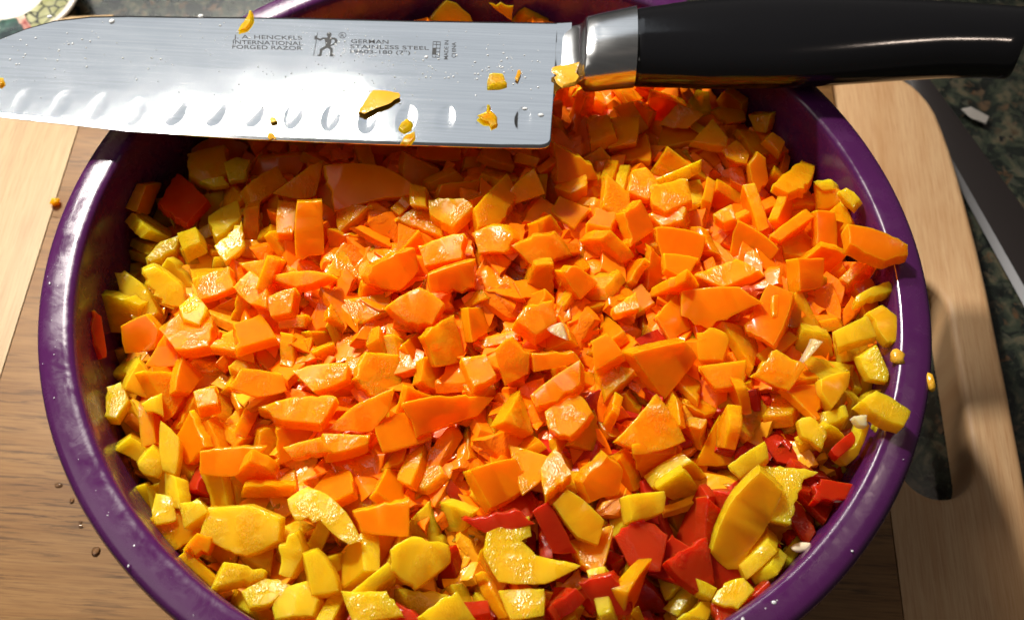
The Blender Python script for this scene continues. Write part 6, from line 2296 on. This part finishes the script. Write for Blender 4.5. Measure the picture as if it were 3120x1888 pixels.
def build_bits():
    # orange sliver clinging to the left inner wall
    poly = [(-0.0020, 0.0062), (-0.0028, 0.0010), (-0.0016, -0.0040), (0.0012, -0.0075), (0.0024, -0.0070), (0.0016, -0.0010), (0.0004, 0.0048)]
    me = piece_mesh("orange_pepper_piece", poly, 0.003, PM['d'], 's', 77, 0.01)
    o = link("orange_pepper_piece", me)
    o.matrix_world = Matrix.Translation(DATA_SLIV) @ Matrix.Rotation(R(-50), 4, 'Y').inverted() @ Matrix.Rotation(R(14), 4, 'Z')
    tag(o, "thin dark orange pepper sliver stuck upright on the left inner wall of the bowl", "pepper piece")
    s = lump("pepper_seed", (0.0953, -0.0606, 0.0992), (0.0052, 0.0026, 0.0018), SEED, 1, R(25), 2, 0.05)
    tag(s, "white pepper seed by the lower right rim, upper one of the two", "seed")
    s = lump("pepper_seed", (0.0851, -0.0739, 0.0965), (0.0058, 0.0027, 0.0018), SEED, 2, R(12), 2, 0.05)
    tag(s, "white pepper seed by the lower right rim, lower one of the two", "seed")
    s = lump("pepper_bit", (0.1131, -0.0210, 0.1048), (0.0042, 0.0050, 0.0032), PM['a'][0], 3, R(20))
    tag(s, "pale yellow pepper bit stuck on the inner edge of the right rim", "pepper bit")
    s = lump("pepper_bit", (0.1213, -0.0274, 0.1040), (0.0026, 0.0062, 0.0030), PM['a'][0], 4, R(6))
    tag(s, "pale yellow pepper bit hanging on the outer edge of the right rim", "pepper bit")
    s = lump("pepper_bit", (-0.1687, 0.0680, 0.0213), (0.0036, 0.0034, 0.0028), PM['o'][1], 5)
    tag(s, "orange pepper crumb lying on the left pale strip of the board", "pepper bit")
    me = piece_mesh("pepper_bit", [(-0.0042, -0.001), (0.004, -0.0014), (0.0044, 0.0012), (-0.004, 0.0016)], 0.0016, PM['r'], 's', 31)
    o = link("pepper_bit", me)
    o.location = (0.1275, 0.1560, 0.0218)
    tag(o, "bright red-orange pepper bit on the board under the knife handle", "pepper bit")
    me = piece_mesh("paper_scrap", [(-0.0062, 0.0012), (-0.001, -0.0030), (0.0050, -0.0042), (0.0064, 0.0008), (0.003, 0.0020), (-0.002, 0.0040)], 0.0012, [PAPER] * 3, 'f', 32)
    o = link("paper_scrap", me)
    o.location = (0.2018, 0.1596, 0.0028)
    o.rotation_euler = (0, 0, R(-12))
    tag(o, "small whitish scrap on the granite beside the dark blade", "scrap")


DATA_SLIV = Vector((-0.1088, -0.0236, 0.0925))
build_bits()


# ---------------------------------------------------------------- second knife on the counter
def build_second_knife():
    root = empty("carving_knife", (0.2, 0.1, 0.0))
    tag(root, "dark wide blade of a second knife lying on the granite right of the board", "knife")
    tip = Vector((0.1705, 0.2050)); r1 = Vector((0.1818, 0.1818)); r2 = Vector((0.2152, 0.1065))
    rd = (r2 - r1).normalized(); l1 = Vector((0.1928, 0.1109)); l2 = Vector((0.2076, 0.0631)); ld = (l2 - l1).normalized()
    back = []
    N = 26
    rows = []
    for i in range(N + 1):
        t = i / N
        pr = tip + rd * (0.20 * t)
        pl = l1 + ld * (-0.098 + 0.20 * t)
        if t < 0.25:
            k = 1 - (1 - t / 0.25) ** 2
            pl = pr + (pl - pr) * max(0.02, k)
        rows.append((pr, pl))
    vs, fs, fm = [], [], []
    sec = [(0.0, 0.0030), (0.0, 0.0052), (0.03, 0.0055), (0.50, 0.0048), (0.86, 0.0036), (0.885, 0.0035), (1.0, 0.0012), (1.0, 0.0009), (0.5, 0.0022)]
    for pr, pl in rows:
        for f, z in sec:
            p = pr + (pl - pr) * f
            vs.append((p.x - 0.2, p.y - 0.1, z))
    m = len(sec)
    for i in range(N):
        for j in range(m):
            j2 = (j + 1) % m
            fs.append((i * m + j, i * m + j2, (i + 1) * m + j2, (i + 1) * m + j)); fm.append(1 if j == 5 else 0)
    fs.append(tuple(range(m))); fm.append(0)
    fs.append(tuple(N * m + j for j in reversed(range(m)))); fm.append(0)
    me = mesh("blade", vs, fs, [DARKBLADE, GREYEDGE], True, 18, fm)
    bm = bmesh.new(); bm.from_mesh(me); bmesh.ops.recalc_face_normals(bm, faces=bm.faces); bm.to_mesh(me); bm.free()
    link("blade", me, root)


build_second_knife()


# ---------------------------------------------------------------- painted dish, far left
def build_dish():
    k = NT("painted_glaze")
    c = k.n("ShaderNodeTexCoord")
    sep = k.n("ShaderNodeSeparateXYZ"); k.l(c.outputs["Object"], sep.inputs[0])
    x, y = sep.outputs[0], sep.outputs[1]
    rad = k.math('SQRT', k.math('ADD', k.math('MULTIPLY', x, x), k.math('MULTIPLY', y, y)))
    an = k.math('ARCTAN2', y, x)
    v = k.coord()
    nz = k.noise(v, 140, 3, 0.6)
    # olive leaves with dark veins
    olive = k.ramp(k.noise(v, 120, 3, 0.5), [(0.35, (0.20, 0.20, 0.085)), (0.65, (0.36, 0.36, 0.20))])
    vein = k.voro(v, 190, 'DISTANCE_TO_EDGE')
    olive = k.mix(k.ramp(vein, [(0.03, (1, 1, 1)), (0.09, (0, 0, 0))]), olive, (0.03, 0.03, 0.025))
    pink = k.ramp(nz, [(0.38, (0.22, 0.035, 0.03)), (0.52, (0.46, 0.26, 0.20)), (0.66, (0.56, 0.46, 0.38))])
    dgreen = k.ramp(nz, [(0.4, (0.012, 0.02, 0.02)), (0.65, (0.05, 0.10, 0.08))])
    f1 = k.ramp(k.math('ADD', an, k.math('MULTIPLY', nz, 0.35)), [(0.0, (0, 0, 0)), (0.01, (1, 1, 1))])
    sector = k.math('SINE', k.math('MULTIPLY_ADD', an, 4.0, 0.25))
    s1 = k.ramp(k.math('ADD', sector, k.math('MULTIPLY', nz, 0.5)), [(0.30, (0, 0, 0)), (0.36, (1, 1, 1))])
    s2 = k.ramp(k.math('SUBTRACT', sector, nz), [(0.10, (0, 0, 0)), (0.16, (1, 1, 1))])
    band = k.mix(s1, olive, pink)
    band = k.mix(s2, band, dgreen)
    RW, RO = 0.0165, 0.0292
    inn = k.ramp(k.math('DIVIDE', rad, RW), [(0.965, (0, 0, 0)), (0.975, (1, 1, 1))])
    outr = k.ramp(k.math('DIVIDE', rad, RO), [(0.985, (0, 0, 0)), (0.995, (1, 1, 1))])
    col = k.mix(inn, (0.60, 0.59, 0.53), band)
    col = k.mix(outr, col, (0.50, 0.46, 0.40))
    k.to(col, "Base Color")
    k.set(Roughness=0.12)
    prof = [(0, 0.006), (0.010, 0.0061), (0.0142, 0.0070), (0.0162, 0.0100), (0.0170, 0.0122), (0.0180, 0.0128), (0.0230, 0.0124), (0.0285, 0.0126), (0.0306, 0.0131), (0.0316, 0.0128), (0.0318, 0.0120),
            (0.0300, 0.0108), (0.0200, 0.006), (0.016, 0.0012), (0.0155, 0.0003), (0, 0.0003)]
    n = 96
    vs, fs = [], []
    for r, z in prof:
        for a in range(n):
            t = 2 * math.pi * a / n
            vs.append((max(r, 1e-5) * math.cos(t), max(r, 1e-5) * math.sin(t), z))
    for i in range(len(prof) - 1):
        for a in range(n):
            b = (a + 1) % n
            fs.append((i * n + a, (i + 1) * n + a, (i + 1) * n + b, i * n + b))
    me = mesh("painted_dish", vs, fs, [k.m], True, 60)
    bm = bmesh.new(); bm.from_mesh(me); bmesh.ops.recalc_face_normals(bm, faces=bm.faces); bm.to_mesh(me); bm.free()
    o = link("painted_dish", me)
    o.location = (-0.2240, 0.1835, 0.0)
    tag(o, "small cream dish with painted green and red border, behind the knife tip", "dish")


build_dish()


# ---------------------------------------------------------------- water
def build_water():
    rng = random.Random(21)
    bm = bmesh.new()

    def drop(M, r, h):
        res = bmesh.ops.create_icosphere(bm, subdivisions=2, radius=1)
        vs = res["verts"]
        kill = [v for v in vs if v.co.z < -0.05]
        e = rng.uniform(0.75, 1.25)
        for v in vs: v.co = M @ Vector((v.co.x * r * e, v.co.y * r / e, v.co.z * h))
    KM = Matrix.Translation(KO) @ Matrix((KX, KY, KN)).transposed().to_4x4()
    cl = [(-0.05, 0.004), (-0.04, 0.003), (-0.062, 0.0), (-0.005, 0.0), (0.012, 0.018), (0.045, 0.012), (0.052, 0.006), (0.085, 0.006), (0.098, 0.004), (0.102, 0.008), (0.03, 0.0), (0.064, -0.004), (0.075, 0.003), (0.05, 0.0095), (0.056, 0.0105)]
    for i in range(300):
        if rng.random() < 0.75:
            cu, cv = rng.choice(cl)
            u, v = cu + rng.gauss(0, 0.006), cv + rng.gauss(0, 0.004)
        else: u, v = rng.uniform(-0.06, 0.112), rng.uniform(-0.018, 0.024)
        if not (-0.066 < u < 0.113): continue
        if not (interp(EDGE, u) + 0.002 < v < interp(SPINE, u) - 0.001): continue
        r = rng.choice([0.00016, 0.0002, 0.00026, 0.00034])
        drop(KM @ Matrix.Translation((u, v, ksurf(u, v))), r, r * 0.7)
    for u, v, r in ((-0.0262, 0.0196, 0.0010), (0.0012, 0.0242, 0.0009), (-0.0465, 0.0205, 0.0008), (0.1066, -0.0115, 0.0007), (0.1115, -0.0140, 0.0008), (0.075, 0.0095, 0.0006)):
        drop(KM @ Matrix.Translation((u, v, ksurf(u, v))), r, r * 0.6)
    for i in range(45):   # beads on the bowl rim
        a = R(rng.choice([rng.gauss(195, 9), rng.gauss(215, 12), rng.gauss(300, 9), rng.uniform(150, 350)]))
        rr = rng.uniform(0.1168, 0.1238)
        r = rng.choice([0.00013, 0.00016, 0.0002, 0.0003])
        if rng.random() < 0.04: r = 0.0006
        drop(Matrix.Translation((rr * math.cos(a), rr * math.sin(a), 0.1054)), r, r * 0.6)
    for x, y, r in ((-0.1207, -0.0646, 0.0016), (-0.1383, -0.0433, 0.0011), (-0.1326, -0.0483, 0.0009), (-0.128, -0.0553, 0.0006), (-0.1275, -0.0568, 0.0006)):
        drop(Matrix.Translation((x, y, 0.0201)), r, r * 0.3)
    for f in bm.faces:
        if f.calc_center_median().z < 0.05: f.material_index = 1
    me = bpy.data.meshes.new("water_droplets")
    bm.to_mesh(me); bm.free()
    me.polygons.foreach_set("use_smooth", [True] * len(me.polygons))
    me.materials.append(WATER)
    me.materials.append(CLEAR)
    o = link("water_droplets", me)
    tag(o, "tiny water beads scattered on the blade, the bowl rim and the board", "water droplets", None, "stuff")


build_water()
